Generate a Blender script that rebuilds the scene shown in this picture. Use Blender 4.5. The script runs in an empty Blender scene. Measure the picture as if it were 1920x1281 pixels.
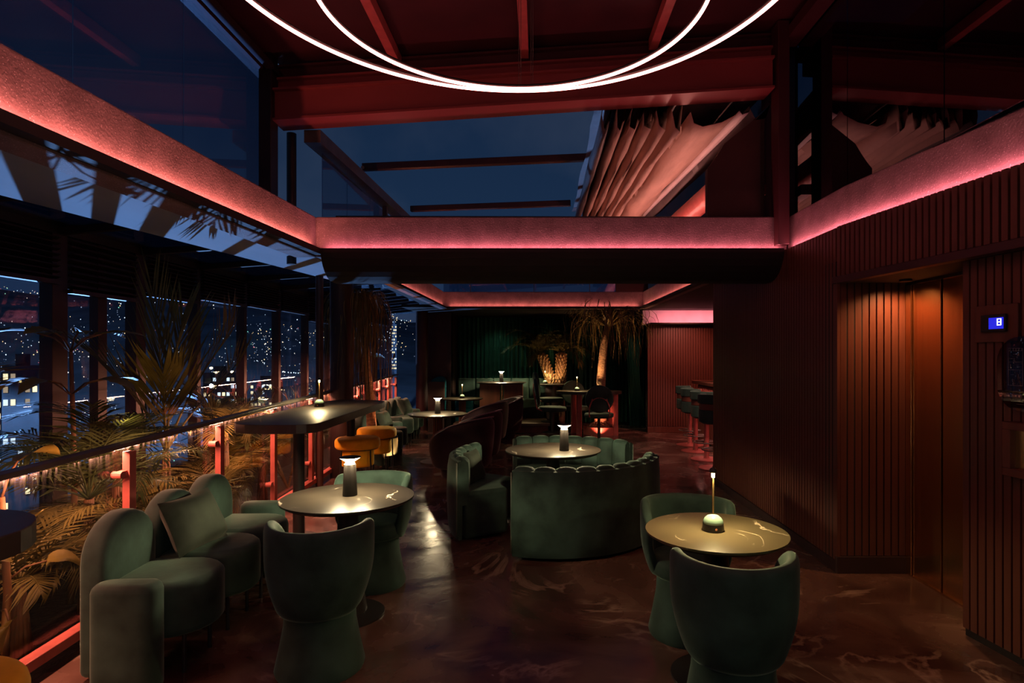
import bpy, math, random
from mathutils import Vector, Matrix
R = math.radians
random.seed(7)
S = bpy.context.scene
C = S.collection
# ------------------------------------------------------------------ camera
F, CX, CY, H = 1120.0, 1010.0, 668.0, 1.6          # focal length and principal point in pixels of 1920x1281, eye height
cd = bpy.data.cameras.new('camera'); cam = bpy.data.objects.new('camera', cd); C.objects.link(cam)
cam.location = (0, 0, H); cam.rotation_euler = (R(90), 0, 0)
cd.sensor_width = 36; cd.lens = F / 1920 * 36
cd.shift_x = -(CX - 960) / 1920; cd.shift_y = (CY - 640.5) / 1920
cd.clip_start = .05; cd.clip_end = 9000
S.camera = cam
# ------------------------------------------------------------------ world, view
S.view_settings.view_transform = 'Standard'; S.view_settings.look = 'None'
S.view_settings.gamma = 1; S.view_settings.exposure = .25; S.view_settings.use_curve_mapping = False
cy = S.cycles
cy.use_denoising = True; cy.caustics_reflective = False; cy.caustics_refractive = False
cy.sample_clamp_indirect = 4; cy.max_bounces = 5; cy.diffuse_bounces = 3; cy.glossy_bounces = 3; cy.transparent_max_bounces = 18; cy.adaptive_threshold = .03
w = bpy.data.worlds.new('night_sky'); S.world = w; w.use_nodes = True
nt = w.node_tree; nt.nodes.clear()
def N(t, typ, **k):
    n = t.nodes.new(typ)
    for a, b in k.items():
        if a.startswith('i_'): n.inputs[a[2:].replace('_', ' ')].default_value = b
        else: setattr(n, a, b)
    return n
def ramp(t, stops, interp='LINEAR'):
    n = t.nodes.new('ShaderNodeValToRGB'); n.color_ramp.interpolation = interp
    while len(n.color_ramp.elements) < len(stops): n.color_ramp.elements.new(.5)
    for e, (p, c) in zip(n.color_ramp.elements, stops): e.position = p; e.color = (*c, 1)
    return n
out = N(nt, 'ShaderNodeOutputWorld'); bg = N(nt, 'ShaderNodeBackground')
tc = N(nt, 'ShaderNodeTexCoord'); sp = N(nt, 'ShaderNodeSeparateXYZ')
nt.links.new(tc.outputs['Generated'], sp.inputs[0])
rz = ramp(nt, [(.0, (.012, .022, .05)), (.05, (.011, .024, .06)), (.25, (.0075, .02, .05)), (.6, (.004, .011, .032)), (1, (.003, .008, .024))])
nt.links.new(sp.outputs['Z'], rz.inputs[0])
no = N(nt, 'ShaderNodeTexNoise'); no.inputs['Scale'].default_value = 3.2; no.inputs['Detail'].default_value = 5
nt.links.new(tc.outputs['Generated'], no.inputs['Vector'])
rc = ramp(nt, [(.45, (0, 0, 0)), (.75, (.016, .017, .02))])
nt.links.new(no.outputs['Fac'], rc.inputs[0])
ad = N(nt, 'ShaderNodeMixRGB', blend_type='ADD'); ad.inputs[0].default_value = 1
nt.links.new(rz.outputs[0], ad.inputs[1]); nt.links.new(rc.outputs[0], ad.inputs[2])
nt.links.new(ad.outputs[0], bg.inputs[0]); bg.inputs[1].default_value = 1.0
nt.links.new(bg.outputs[0], out.inputs[0])
# ------------------------------------------------------------------ large area lights (LED strips in the ceiling troughs and under the rail)
def area(name, p0, p1, width, color, power, direction, spread=180):
    """a thin LED strip from p0 to p1 that shines along direction"""
    p0, p1, d = Vector(p0), Vector(p1), Vector(direction).normalized()
    l = bpy.data.lights.new(name, 'AREA'); l.shape = 'RECTANGLE'; l.color = color; l.energy = power; l.spread = R(spread)
    ax = (p1 - p0); l.size = ax.length; l.size_y = width
    x = ax.normalized(); z = -d; y = z.cross(x).normalized(); z = x.cross(y)
    o = bpy.data.objects.new(name, l); C.objects.link(o)
    o.matrix_world = Matrix.Translation((p0 + p1) / 2) @ Matrix((x, y, z)).transposed().to_4x4()
    return o
def point(name, loc, color, power, radius=.03):
    l = bpy.data.lights.new(name, 'POINT'); l.color = color; l.energy = power; l.shadow_soft_size = radius
    o = bpy.data.objects.new(name, l); C.objects.link(o); o.location = loc; return o
def spot(name, loc, target, color, power, angle=60, blend=.5, radius=.03):
    l = bpy.data.lights.new(name, 'SPOT'); l.color = color; l.energy = power; l.spot_size = R(angle); l.spot_blend = blend; l.shadow_soft_size = radius
    o = bpy.data.objects.new(name, l); C.objects.link(o); o.location = loc
    o.rotation_euler = (Vector(target) - Vector(loc)).to_track_quat('-Z', 'Y').to_euler(); return o
def Lx(y): return -1.955 - .0475 * (5.35 - y)                       # inner edge of the left light trough
def Rx(y): return 2.2 if y >= 4.44 else 2.2 + .13 * (4.44 - y)      # face of the right fascia
def Bx(y): return -2.48 - .053 * (y - 2.8)                          # line of the balustrade
def Bz(y): return 1.06 + .0168 * (y - 2.8)                          # its top rail
SAL, PNK = (1, .25, .20), (1, .23, .29)
area('led_trough_left', (Lx(-1) - .045, -1, 2.56), (Lx(5.33) - .045, 5.33, 2.56), .012, SAL, 24, (-.06, 0, 1))
area('led_trough_front', (-1.93, 5.402, 2.56), (2.18, 5.402, 2.56), .012, PNK, 8.5, (0, .06, 1))
area('led_trough_right', (2.242, 4.44, 2.565), (2.242, 5.33, 2.565), .012, PNK, 1.9, (.06, 0, 1))
area('led_trough_right_near', (Rx(1) + .042, 1, 2.565), (2.242, 4.44, 2.565), .012, PNK, 7.5, (.06, .01, 1))
area('led_second_left', (-1.88, 7.35, 2.575), (-1.83, 11.6, 2.575), .012, SAL, 4.5, (-.06, 0, 1))
area('led_second_far', (-1.75, 11.705, 2.575), (1.95, 11.705, 2.575), .012, SAL, 4.5, (0, .06, 1))
area('led_second_right', (2.08, 7.35, 2.575), (2.02, 11.6, 2.575), .012, SAL, 4.5, (.06, 0, 1))
for k, (a, b) in enumerate(((1.0, 4.2), (4.2, 7.4), (7.4, 12.2))):
    area('led_rail', (Bx(a) - .03, a, Bz(a) - .045), (Bx(b) - .03, b, Bz(b) - .045), .015, (1, .38, .23), 62 * (b - a) / 3.2, (-.5, 0, -1))
area('led_bar_cove', (2.45, 12.3, 2.30), (4.5, 12.3, 2.30), .03, (1, .26, .30), 9, (0, .9, .5))
area('led_bar_front', (2.95, 8.0, 1.05), (2.95, 11.4, 1.05), .03, (1, .32, .27), 16, (-.5, 0, -1))
spot('bar_fill_a', (3.0, 11.2, 2.5), (3.0, 12.5, 1.0), (1, .30, .22), 90, 95, .8, .08)  # added fill without a fixture, brightens the slatted bar wall
spot('bar_fill_c', (2.35, 8.0, 2.5), (2.6, 9.7, .75), (1, .66, .5), 55, 60, .8, .08)  # added fill from the camera side, brightens the stools
spot('bar_fill_b', (2.7, 9.6, 2.5), (2.6, 9.9, 0), (1, .55, .42), 60, 95, .8, .08)  # added neutral-warm fill over the stools, no fixture
# small lamps out of the picture: table lamps on the tables beside and behind the photographer
WARM = (1, .78, .45)
point('table_lamp_behind_a', (-.65, 1.0, .95), WARM, 3.6, .05)
point('table_lamp_behind_c', (1.45, 1.1, .95), WARM, 4.2, .05)
# added blue fill over the street and towards the hillside, and the yard flood
for k, (az, d, pw) in enumerate([(az, d, 5e4) for az in (-84, -72, -62, -53, -45, -37, -29) for d in (190, 340)]):
    spot('street_fill', (d * math.sin(R(az)), d * math.cos(R(az)), 0), (d * math.sin(R(az)) * 1.05, d * math.cos(R(az)) * 1.05, -70), (.36, .62, 1), pw, 130, .5, 1.5)  # added unseen lights that brighten the ground outside blue
spot('yard_flood', (-19, 25, -10.5), (-2.95, 4.7, 2.6), (.22, .47, 1), 27000, 46, .4, .12)
for az in (-70, -45, -22):
    d = 330; spot('hill_fill', (d * math.sin(R(az)), d * math.cos(R(az)), 40), (2000 * math.sin(R(az)), 2000 * math.cos(R(az)), 60), (.30, .55, 1), 4.2e6, 95, .5, 5)  # added unseen light, stands in for blue haze on the hillside

# ------------------------------------------------------------------ materials
def mat(name, col, rough=.6, metal=0, var=None, bump=None, sheen=0, sheen_tint=(1, 1, 1), coat=0, emit=None, col2=None, spec=.5, stretch=None, rvar=None):
    m = bpy.data.materials.new(name); m.use_nodes = True; t = m.node_tree; b = t.nodes['Principled BSDF']
    b.inputs['Base Color'].default_value = (*col, 1); b.inputs['Roughness'].default_value = rough; b.inputs['Metallic'].default_value = metal
    b.inputs['Specular IOR Level'].default_value = spec
    if sheen:
        b.inputs['Sheen Weight'].default_value = sheen; b.inputs['Sheen Tint'].default_value = (*sheen_tint, 1); b.inputs['Sheen Roughness'].default_value = .35
    b.inputs['Coat Weight'].default_value = coat; b.inputs['Coat Roughness'].default_value = .12
    if emit: b.inputs['Emission Color'].default_value = (*emit[0], 1); b.inputs['Emission Strength'].default_value = emit[1]
    tc = N(t, 'ShaderNodeTexCoord'); vec = tc.outputs['Object']
    if stretch:
        mp = N(t, 'ShaderNodeMapping'); mp.inputs['Scale'].default_value = stretch; t.links.new(vec, mp.inputs[0]); vec = mp.outputs[0]
    if var:
        n = N(t, 'ShaderNodeTexNoise'); n.inputs['Scale'].default_value = var[0]; n.inputs['Detail'].default_value = 6; t.links.new(vec, n.inputs['Vector'])
        c2 = col2 or tuple(min(1, c * (1 + var[1])) for c in col); c1 = col if col2 else tuple(c * (1 - var[1] * .6) for c in col)
        r = ramp(t, [(.3, c1), (.7, c2)]); t.links.new(n.outputs['Fac'], r.inputs[0]); t.links.new(r.outputs[0], b.inputs['Base Color'])
        if rvar:
            rr = ramp(t, [(.3, (rvar[0],) * 3), (.7, (rvar[1],) * 3)]); t.links.new(n.outputs['Fac'], rr.inputs[0]); t.links.new(rr.outputs[0], b.inputs['Roughness'])
    if bump:
        n = N(t, 'ShaderNodeTexNoise'); n.inputs['Scale'].default_value = bump[0]; n.inputs['Detail'].default_value = 4; t.links.new(vec, n.inputs['Vector'])
        bp = N(t, 'ShaderNodeBump'); bp.inputs['Strength'].default_value = bump[1]; bp.inputs['Distance'].default_value = bump[2] if len(bump) > 2 else .01
        t.links.new(n.outputs['Fac'], bp.inputs['Height']); t.links.new(bp.outputs[0], b.inputs['Normal'])
    return m
def glass(name, tint, refl, gloss=(1, 1, 1), rough=.0, bump=None, dirt=None):
    m = bpy.data.materials.new(name); m.use_nodes = True; t = m.node_tree; t.nodes.clear()
    o = N(t, 'ShaderNodeOutputMaterial'); mx = N(t, 'ShaderNodeMixShader'); tr = N(t, 'ShaderNodeBsdfTransparent'); gl = N(t, 'ShaderNodeBsdfGlossy')
    tr.inputs[0].default_value = (*tint, 1); gl.inputs[0].default_value = (*gloss, 1); gl.inputs['Roughness'].default_value = rough
    fr = N(t, 'ShaderNodeLayerWeight'); fr.inputs[0].default_value = .5                      # Schlick fresnel, the same from both sides
    pw = N(t, 'ShaderNodeMath', operation='POWER'); pw.inputs[1].default_value = 5; t.links.new(fr.outputs['Facing'], pw.inputs[0])
    ma = N(t, 'ShaderNodeMath', operation='MULTIPLY_ADD'); ma.inputs[1].default_value = .95 - refl; ma.inputs[2].default_value = refl; ma.use_clamp = True
    t.links.new(pw.outputs[0], ma.inputs[0]); t.links.new(ma.outputs[0], mx.inputs[0])
    t.links.new(tr.outputs[0], mx.inputs[1]); t.links.new(gl.outputs[0], mx.inputs[2])
    last = mx.outputs[0]
    tc = N(t, 'ShaderNodeTexCoord')
    if bump:
        mp = N(t, 'ShaderNodeMapping'); mp.inputs['Scale'].default_value = bump[2]; t.links.new(tc.outputs['Object'], mp.inputs[0])
        n = N(t, 'ShaderNodeTexNoise'); n.inputs['Scale'].default_value = bump[0]; n.inputs['Detail'].default_value = 3; t.links.new(mp.outputs[0], n.inputs['Vector'])
        bp = N(t, 'ShaderNodeBump'); bp.inputs['Strength'].default_value = bump[1]; bp.inputs['Distance'].default_value = .02
        t.links.new(n.outputs['Fac'], bp.inputs['Height']); t.links.new(bp.outputs[0], gl.inputs['Normal']); t.links.new(bp.outputs[0], fr.inputs['Normal'])
    if dirt:
        mp = N(t, 'ShaderNodeMapping'); mp.inputs['Scale'].default_value = (9, 9, 1.2); t.links.new(tc.outputs['Object'], mp.inputs[0])
        n = N(t, 'ShaderNodeTexNoise'); n.inputs['Scale'].default_value = 4; n.inputs['Detail'].default_value = 8; t.links.new(mp.outputs[0], n.inputs['Vector'])
        r = ramp(t, [(.5, (0, 0, 0)), (.8, (dirt,) * 3)]); t.links.new(n.outputs['Fac'], r.inputs[0])
        df = N(t, 'ShaderNodeBsdfDiffuse'); df.inputs[0].default_value = (.5, .5, .5, 1)
        m2 = N(t, 'ShaderNodeMixShader'); t.links.new(r.outputs[0], m2.inputs[0]); t.links.new(last, m2.inputs[1]); t.links.new(df.outputs[0], m2.inputs[2]); last = m2.outputs[0]
    t.links.new(last, o.inputs[0]); return m
def emis(name, col, strength, sample=True):
    m = bpy.data.materials.new(name); m.use_nodes = True; t = m.node_tree; t.nodes.clear()
    o = N(t, 'ShaderNodeOutputMaterial'); e = N(t, 'ShaderNodeEmission'); e.inputs[0].default_value = (*col, 1); e.inputs[1].default_value = strength
    t.links.new(e.outputs[0], o.inputs[0])
    if not sample: m.cycles.emission_sampling = 'NONE'
    return m
M = {}
M['velvet'] = mat('green_velvet', (.029, .056, .045), .75, var=(4, .8), bump=(9, .25, .01), sheen=.5, sheen_tint=(.45, .62, .5), spec=.2)
M['velvet2'] = mat('dark_green_velvet', (.022, .03, .022), .8, var=(6, .5), sheen=.5, sheen_tint=(.4, .42, .34), spec=.2)
M['plum'] = mat('plum_velvet', (.026, .010, .014), .75, var=(5, .5), sheen=.6, sheen_tint=(.6, .4, .42), spec=.2)
M['plumpipe'] = mat('plum_piping', (.28, .16, .17), .6)
M['yellow'] = mat('mustard_velvet', (.80, .40, .015), .7, var=(7, .25), sheen=.5, sheen_tint=(1, .75, .3), spec=.2)
M['teal'] = mat('turquoise_velvet', (.01, .16, .22), .7, var=(7, .25), sheen=.5, sheen_tint=(.3, .8, 1), spec=.2)
M['slat'] = mat('red_brown_timber_slat', (.115, .037, .023), .42, var=(6, .35), stretch=(3, 3, .25), spec=.4)
M['slatback'] = mat('dark_timber_backing', (.008, .003, .003), .8, var=(6, .3))
M['brown'] = mat('dark_brown_paint', (.028, .012, .010), .5, var=(4, .3))
M['redsteel'] = mat('oxide_red_steel', (.36, .085, .072), .45, var=(12, .2), bump=(60, .05, .002))
M['redbeam'] = mat('dark_red_steel_beam', (.22, .048, .045), .45, var=(3, .2), stretch=(.3, 1, 1))
M['redceil'] = mat('dark_red_ceiling_board', (.042, .010, .011), .5, var=(3, .3))
M['black'] = mat('black_metal', (.012, .010, .010), .42, var=(8, .2))
M['blackm'] = mat('black_frame', (.016, .011, .010), .5, var=(8, .2))
M['mullion'] = mat('oxide_brown_mullion', (.05, .018, .012), .45, var=(8, .2))
M['rail'] = mat('grey_steel_rail', (.10, .085, .075), .4, var=(9, .3), bump=(40, .08, .002))
M['gold'] = mat('brushed_bronze', (.80, .47, .22), .24, 1, var=(5, .06), stretch=(30, 30, .4), rvar=(.21, .27))
M['goldtrim'] = mat('polished_bronze_trim', (.75, .45, .22), .25, 1, var=(9, .1))
M['brass'] = mat('brass', (.8, .55, .2), .25, 1, var=(20, .1))
M['copper'] = mat('copper', (.8, .35, .2), .25, 1, var=(20, .1))
M['celadon'] = mat('celadon_glaze', (.20, .32, .24), .2, var=(14, .12), coat=.6)
M['lampbody'] = mat('bronze_brown_lamp_body', (.004, .003, .0025), .5, 0, var=(15, .2), spec=.2)
M['wood'] = mat('dark_stained_oak', (.045, .034, .026), .38, var=(4, .5), stretch=(2, .35, 2), bump=(8, .12, .003))
M['woodedge'] = mat('oak_edge', (.10, .072, .045), .45, var=(6, .4), stretch=(2, .5, 8))
M['redwood'] = mat('red_brown_panel', (.17, .05, .028), .45, var=(4, .35), stretch=(3, 3, .4))
M['deck'] = mat('weathered_deck_board', (.16, .125, .085), .6, var=(4, .6), stretch=(.5, 5, 3))
M['soil'] = mat('bark_mulch', (.14, .055, .035), .9, var=(30, .8), bump=(45, 1, .03))
M['dirt'] = mat('dark_soil', (.016, .010, .008), .95, var=(20, .6), bump=(30, .8, .03))
M['leaf'] = mat('palm_leaflet', (.12, .10, .024), .5, var=(6, .4), spec=.35)
M['leafd'] = mat('dark_palm_leaflet', (.035, .052, .016), .5, var=(6, .4), spec=.35)
M['leafo'] = mat('olive_broad_leaf', (.17, .13, .020), .45, var=(5, .4), spec=.4)
M['leafs'] = mat('grass_strand_leaf', (.17, .12, .045), .55, var=(5, .5), spec=.3)
M['stem'] = mat('plant_stem', (.16, .075, .025), .6, var=(9, .4))
M['bark'] = mat('grey_tan_bark', (.34, .20, .12), .85, var=(14, .5), bump=(24, .8, .02), stretch=(1, 1, 3))
M['barkscale'] = mat('palm_boot_scale', (.30, .17, .075), .85, var=(14, .5))
M['curtain'] = mat('bottle_green_velvet_curtain', (.010, .058, .040), .65, var=(3, .4), stretch=(4, 4, .4), sheen=.5, sheen_tint=(.2, .6, .45), spec=.2)
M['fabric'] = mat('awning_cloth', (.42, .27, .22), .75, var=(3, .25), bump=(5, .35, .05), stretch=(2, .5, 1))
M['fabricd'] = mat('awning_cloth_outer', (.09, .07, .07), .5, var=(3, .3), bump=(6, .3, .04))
M['roundpanel'] = mat('matt_dark_brown_panel', (.045, .018, .013), .7, var=(3, .3))
M['soffit'] = mat('matt_black_brown_plaster', (.009, .005, .005), .75, var=(5, .2), bump=(80, .08, .002))
M['piping'] = mat('piping', (.10, .12, .09), .6, var=(9, .2))
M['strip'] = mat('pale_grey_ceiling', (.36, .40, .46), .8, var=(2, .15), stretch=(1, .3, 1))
M['plaster'] = mat('pale_plaster', (.6, .5, .5), .8, var=(4, .1))
def band_mat():
    m = mat('painted_concrete_band', (.23, .155, .155), .72, var=(7, .30), bump=(70, .5, .006), spec=.4)
    t = m.node_tree; b = t.nodes['Principled BSDF']; tc = N(t, 'ShaderNodeTexCoord')
    v = N(t, 'ShaderNodeTexVoronoi'); v.inputs['Scale'].default_value = 75; t.links.new(tc.outputs['Object'], v.inputs['Vector'])
    r = ramp(t, [(.10, (1, .85, .85)), (.2, (0, 0, 0))]); t.links.new(v.outputs['Distance'], r.inputs[0])  # bright glints painted into the base colour as pale dots
    src = b.inputs['Base Color'].links[0].from_socket
    mx = N(t, 'ShaderNodeMixRGB', blend_type='ADD'); mx.inputs[0].default_value = .45
    t.links.new(src, mx.inputs[1]); t.links.new(r.outputs[0], mx.inputs[2]); t.links.new(mx.outputs[0], b.inputs['Base Color'])
    return m
M['band'] = band_mat()
def vein_mat(name, base, vein, base2, rough, scale, dist, vw, rough2=None, coat=0, bump=None):
    m = bpy.data.materials.new(name); m.use_nodes = True; t = m.node_tree; b = t.nodes['Principled BSDF']; b.inputs['Roughness'].default_value = rough
    b.inputs['Coat Weight'].default_value = coat; b.inputs['Coat Roughness'].default_value = .08
    tc = N(t, 'ShaderNodeTexCoord')
    n1 = N(t, 'ShaderNodeTexNoise'); n1.inputs['Scale'].default_value = scale; n1.inputs['Detail'].default_value = 7; n1.inputs['Distortion'].default_value = dist
    t.links.new(tc.outputs['Object'], n1.inputs['Vector'])
    r1 = ramp(t, [(.32, base), (.68, base2)]); t.links.new(n1.outputs['Fac'], r1.inputs[0])
    n2 = N(t, 'ShaderNodeTexNoise'); n2.inputs['Scale'].default_value = scale * .8; n2.inputs['Detail'].default_value = 5; n2.inputs['Distortion'].default_value = dist * 1.5
    mp = N(t, 'ShaderNodeMapping'); mp.inputs['Location'].default_value = (3.1, 7.7, 1.3); t.links.new(tc.outputs['Object'], mp.inputs[0]); t.links.new(mp.outputs[0], n2.inputs['Vector'])
    r2 = ramp(t, [(.5 - vw, (0, 0, 0)), (.5, (1, 1, 1)), (.5 + vw, (0, 0, 0))]); t.links.new(n2.outputs['Fac'], r2.inputs[0])
    n3 = N(t, 'ShaderNodeTexNoise'); n3.inputs['Scale'].default_value = scale * 1.4; t.links.new(tc.outputs['Object'], n3.inputs['Vector'])
    r3 = ramp(t, [(.5, (0, 0, 0)), (.62, (1, 1, 1))]); t.links.new(n3.outputs['Fac'], r3.inputs[0])
    mu = N(t, 'ShaderNodeMixRGB', blend_type='MULTIPLY'); mu.inputs[0].default_value = 1; t.links.new(r2.outputs[0], mu.inputs[1]); t.links.new(r3.outputs[0], mu.inputs[2])
    mx = N(t, 'ShaderNodeMixRGB'); t.links.new(mu.outputs[0], mx.inputs[0]); t.links.new(r1.outputs[0], mx.inputs[1]); mx.inputs[2].default_value = (*vein, 1)
    t.links.new(mx.outputs[0], b.inputs['Base Color'])
    if rough2:
        rr = ramp(t, [(.35, (rough,) * 3), (.65, (rough2,) * 3)]); t.links.new(n1.outputs['Fac'], rr.inputs[0]); t.links.new(rr.outputs[0], b.inputs['Roughness'])
    if bump:
        n = N(t, 'ShaderNodeTexNoise'); n.inputs['Scale'].default_value = bump[0]; n.inputs['Detail'].default_value = 4; n.inputs['Distortion'].default_value = 1
        t.links.new(tc.outputs['Object'], n.inputs['Vector'])
        bp = N(t, 'ShaderNodeBump'); bp.inputs['Strength'].default_value = bump[1]; bp.inputs['Distance'].default_value = bump[2]
        t.links.new(n.outputs['Fac'], bp.inputs['Height']); t.links.new(bp.outputs[0], b.inputs['Normal'])
    return m
M['floor'] = vein_mat('polished_resin_floor', (.054, .025, .020), (.29, .20, .155), (.15, .084, .064), .13, 1.1, 2.2, .04, .32, bump=(9, .22, .006))
M['marble'] = vein_mat('dark_veined_stone', (.030, .025, .020), (.6, .54, .44), (.048, .040, .030), .28, 2.6, 1.2, .012)
M['marble2'] = vein_mat('umber_veined_stone', (.095, .078, .042), (.75, .66, .46), (.125, .098, .052), .28, 2.6, 1.4, .014)
M['topedge'] = mat('brown_tabletop_edge', (.10, .045, .025), .5, var=(9, .2))
M['glass'] = glass('window_glass', (.94, .96, .99), .03, dirt=.05)
M['glassrail'] = glass('balustrade_glass', (.93, .94, .94), .03, dirt=.045)
M['glassup'] = glass('clerestory_glass', (.5, .55, .65), .12)
M['glassdark'] = glass('dark_reflecting_glass', (.16, .14, .17), .22, (.75, .75, .85))
M['glassroof'] = glass('wavy_roof_glass', (.30, .36, .46), .55, (.75, .85, 1), .03, (3.0, .22, (1, .35, 1)))
M['ring'] = emis('ring_light_diffuser', (1, .30, .26), 16)
M['dish'] = emis('lamp_dish_glow', (1, .80, .50), 14)
M['tip'] = emis('lamp_tip_glow', (1, .72, .25), 25)
M['screen'] = emis('blue_display', (.03, .03, .9), .7)
M['digit'] = emis('white_digit', (.8, .85, 1), 3)
M['ledline'] = emis('led_line', (1, .34, .30), 3.0, False)
M['etch'] = mat('etched_line', (.20, .16, .15), .5)
M['sign'] = glass('smoked_acrylic', (.55, .42, .42), .10)
# ------------------------------------------------------------------ mesh helpers
class MB:
    def __init__(s): s.v = []; s.f = []
    def add(s, v, f):
        o = len(s.v); s.v += [tuple(p) for p in v]; s.f += [tuple(i + o for i in q) for q in f]; return s
    def box(s, a, b):
        x0, y0, z0 = a; x1, y1, z1 = b
        return s.add([(x0, y0, z0), (x1, y0, z0), (x1, y1, z0), (x0, y1, z0), (x0, y0, z1), (x1, y0, z1), (x1, y1, z1), (x0, y1, z1)],
                     [(3, 2, 1, 0), (4, 5, 6, 7), (0, 1, 5, 4), (1, 2, 6, 5), (2, 3, 7, 6), (3, 0, 4, 7)])
    def bar(s, p, q, w, h, up=(0, 0, 1)):
        """box beam from p to q, w wide, h tall (centred)"""
        p, q, up = Vector(p), Vector(q), Vector(up); d = (q - p).normalized(); x = d.cross(up).normalized(); u = x.cross(d)
        v = [];
        for c in (p, q):
            for a, b in ((-1, -1), (1, -1), (1, 1), (-1, 1)): v.append(c + x * a * w / 2 + u * b * h / 2)
        return s.add(v, [(3, 2, 1, 0), (4, 5, 6, 7), (0, 1, 5, 4), (1, 2, 6, 5), (2, 3, 7, 6), (3, 0, 4, 7)])
    def tube(s, path, r, seg=8, cap=True):
        path = [Vector(p) for p in path]; n = len(path); rs = r if isinstance(r, (list, tuple)) else [r] * n
        rings = []; prev = None
        for i, p in enumerate(path):
            d = (path[min(i + 1, n - 1)] - path[max(i - 1, 0)]).normalized()
            a = prev if prev is not None else (Vector((0, 0, 1)) if abs(d.z) < .9 else Vector((1, 0, 0)))
            x = (a - d * a.dot(d)).normalized(); prev = x; y = d.cross(x)
            rings.append([p + (x * math.cos(2 * math.pi * k / seg) + y * math.sin(2 * math.pi * k / seg)) * rs[i] for k in range(seg)])
        v = [q for g in rings for q in g]; f = []
        for i in range(n - 1):
            for k in range(seg): f.append((i * seg + k, i * seg + (k + 1) % seg, (i + 1) * seg + (k + 1) % seg, (i + 1) * seg + k))
        if cap: f.append(tuple(reversed(range(seg)))); f.append(tuple((n - 1) * seg + k for k in range(seg)))
        return s.add(v, f)
    def lathe(s, prof, seg=32, c=(0, 0, 0)):
        v = []; f = []; n = len(prof)
        for r, z in prof:
            for k in range(seg):
                a = 2 * math.pi * k / seg; v.append((c[0] + r * math.cos(a), c[1] + r * math.sin(a), c[2] + z))
        for i in range(n - 1):
            for k in range(seg): f.append((i * seg + k, i * seg + (k + 1) % seg, (i + 1) * seg + (k + 1) % seg, (i + 1) * seg + k))
        if prof[0][0] > 1e-4: f.append(tuple(reversed(range(seg))))
        if prof[-1][0] > 1e-4: f.append(tuple((n - 1) * seg + k for k in range(seg)))
        return s.add(v, f)
    def ring(s, c, Rr, r, seg=64, ts=10):
        v = []; f = []
        for i in range(seg):
            a = 2 * math.pi * i / seg
            for k in range(ts):
                b = 2 * math.pi * k / ts; q = Rr + r * math.cos(b); v.append((c[0] + q * math.cos(a), c[1] + q * math.sin(a), c[2] + r * math.sin(b)))
        for i in range(seg):
            for k in range(ts): f.append((i * ts + k, ((i + 1) % seg) * ts + k, ((i + 1) % seg) * ts + (k + 1) % ts, i * ts + (k + 1) % ts))
        return s.add(v, f)
    def prism(s, poly, z0, z1):
        n = len(poly); v = [(x, y, z0) for x, y in poly] + [(x, y, z1) for x, y in poly]
        return s.add(v, [tuple(reversed(range(n))), tuple(range(n, 2 * n))] + [(k, (k + 1) % n, n + (k + 1) % n, n + k) for k in range(n)])
    def loft(s, secs, close=True, caps=True):
        """join equal sections (closed loops)"""
        n = len(secs[0]); v = [p for q in secs for p in q]; f = []
        for i in range(len(secs) - 1):
            for k in range(n if close else n - 1): f.append((i * n + k, i * n + (k + 1) % n, (i + 1) * n + (k + 1) % n, (i + 1) * n + k))
        if caps: f.append(tuple(reversed(range(n)))); f.append(tuple((len(secs) - 1) * n + k for k in range(n)))
        return s.add(v, f)
    def mesh(s, name, m, smooth=False):
        me = bpy.data.meshes.new(name); me.from_pydata(s.v, [], s.f)
        import bmesh
        bm = bmesh.new(); bm.from_mesh(me); bmesh.ops.recalc_face_normals(bm, faces=bm.faces); bm.to_mesh(me); bm.free()
        me.materials.append(m)
        if smooth: me.polygons.foreach_set('use_smooth', [True] * len(me.polygons))
        me.update(); return me
    def obj(s, name, m, parent=None, smooth=False, bevel=0, sub=0, seg=2):
        me = s.mesh(name, M[m] if isinstance(m, str) else m, smooth or sub > 0)
        o = bpy.data.objects.new(name, me); C.objects.link(o)
        if parent: o.parent = parent
        if bevel:
            b = o.modifiers.new('bevel', 'BEVEL'); b.width = bevel; b.segments = seg; b.limit_method = 'ANGLE'; b.angle_limit = R(40)
        if sub:
            d = o.modifiers.new('sub', 'SUBSURF'); d.levels = sub; d.render_levels = sub
        if smooth == 'auto': autosmooth(me)
        return o
def autosmooth(me, ang=35):
    import bmesh
    bm = bmesh.new(); bm.from_mesh(me)
    for e in bm.edges:
        if len(e.link_faces) == 2 and e.calc_face_angle(0) > R(ang): e.smooth = False
    bm.to_mesh(me); bm.free()
def tag(o, label, cat=None, group=None, kind=None):
    o['label'] = label
    if cat: o['category'] = cat
    if group: o['group'] = group
    if kind: o['kind'] = kind
    return o
def thing(name, label, cat, loc=(0, 0, 0), rz=0, group=None):
    o = bpy.data.objects.new(name, None); C.objects.link(o); o.location = loc; o.rotation_euler = (0, 0, rz); o.empty_display_size = .1
    return tag(o, label, cat, group)
def struct(o, label=None):
    o['kind'] = 'structure'
    if label: o['label'] = label
    return o
def copy_tree(o, parent=None):
    c = o.copy(); C.objects.link(c)
    if parent: c.parent = parent
    for ch in list(o.children): copy_tree(ch, c)
    return c
def placed(proto, used, loc, rz, label, scale=None):
    o = copy_tree(proto) if used else proto
    o.location = loc; o.rotation_euler = (0, 0, rz); o['label'] = label
    if scale: o.scale = scale
    return o
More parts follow.
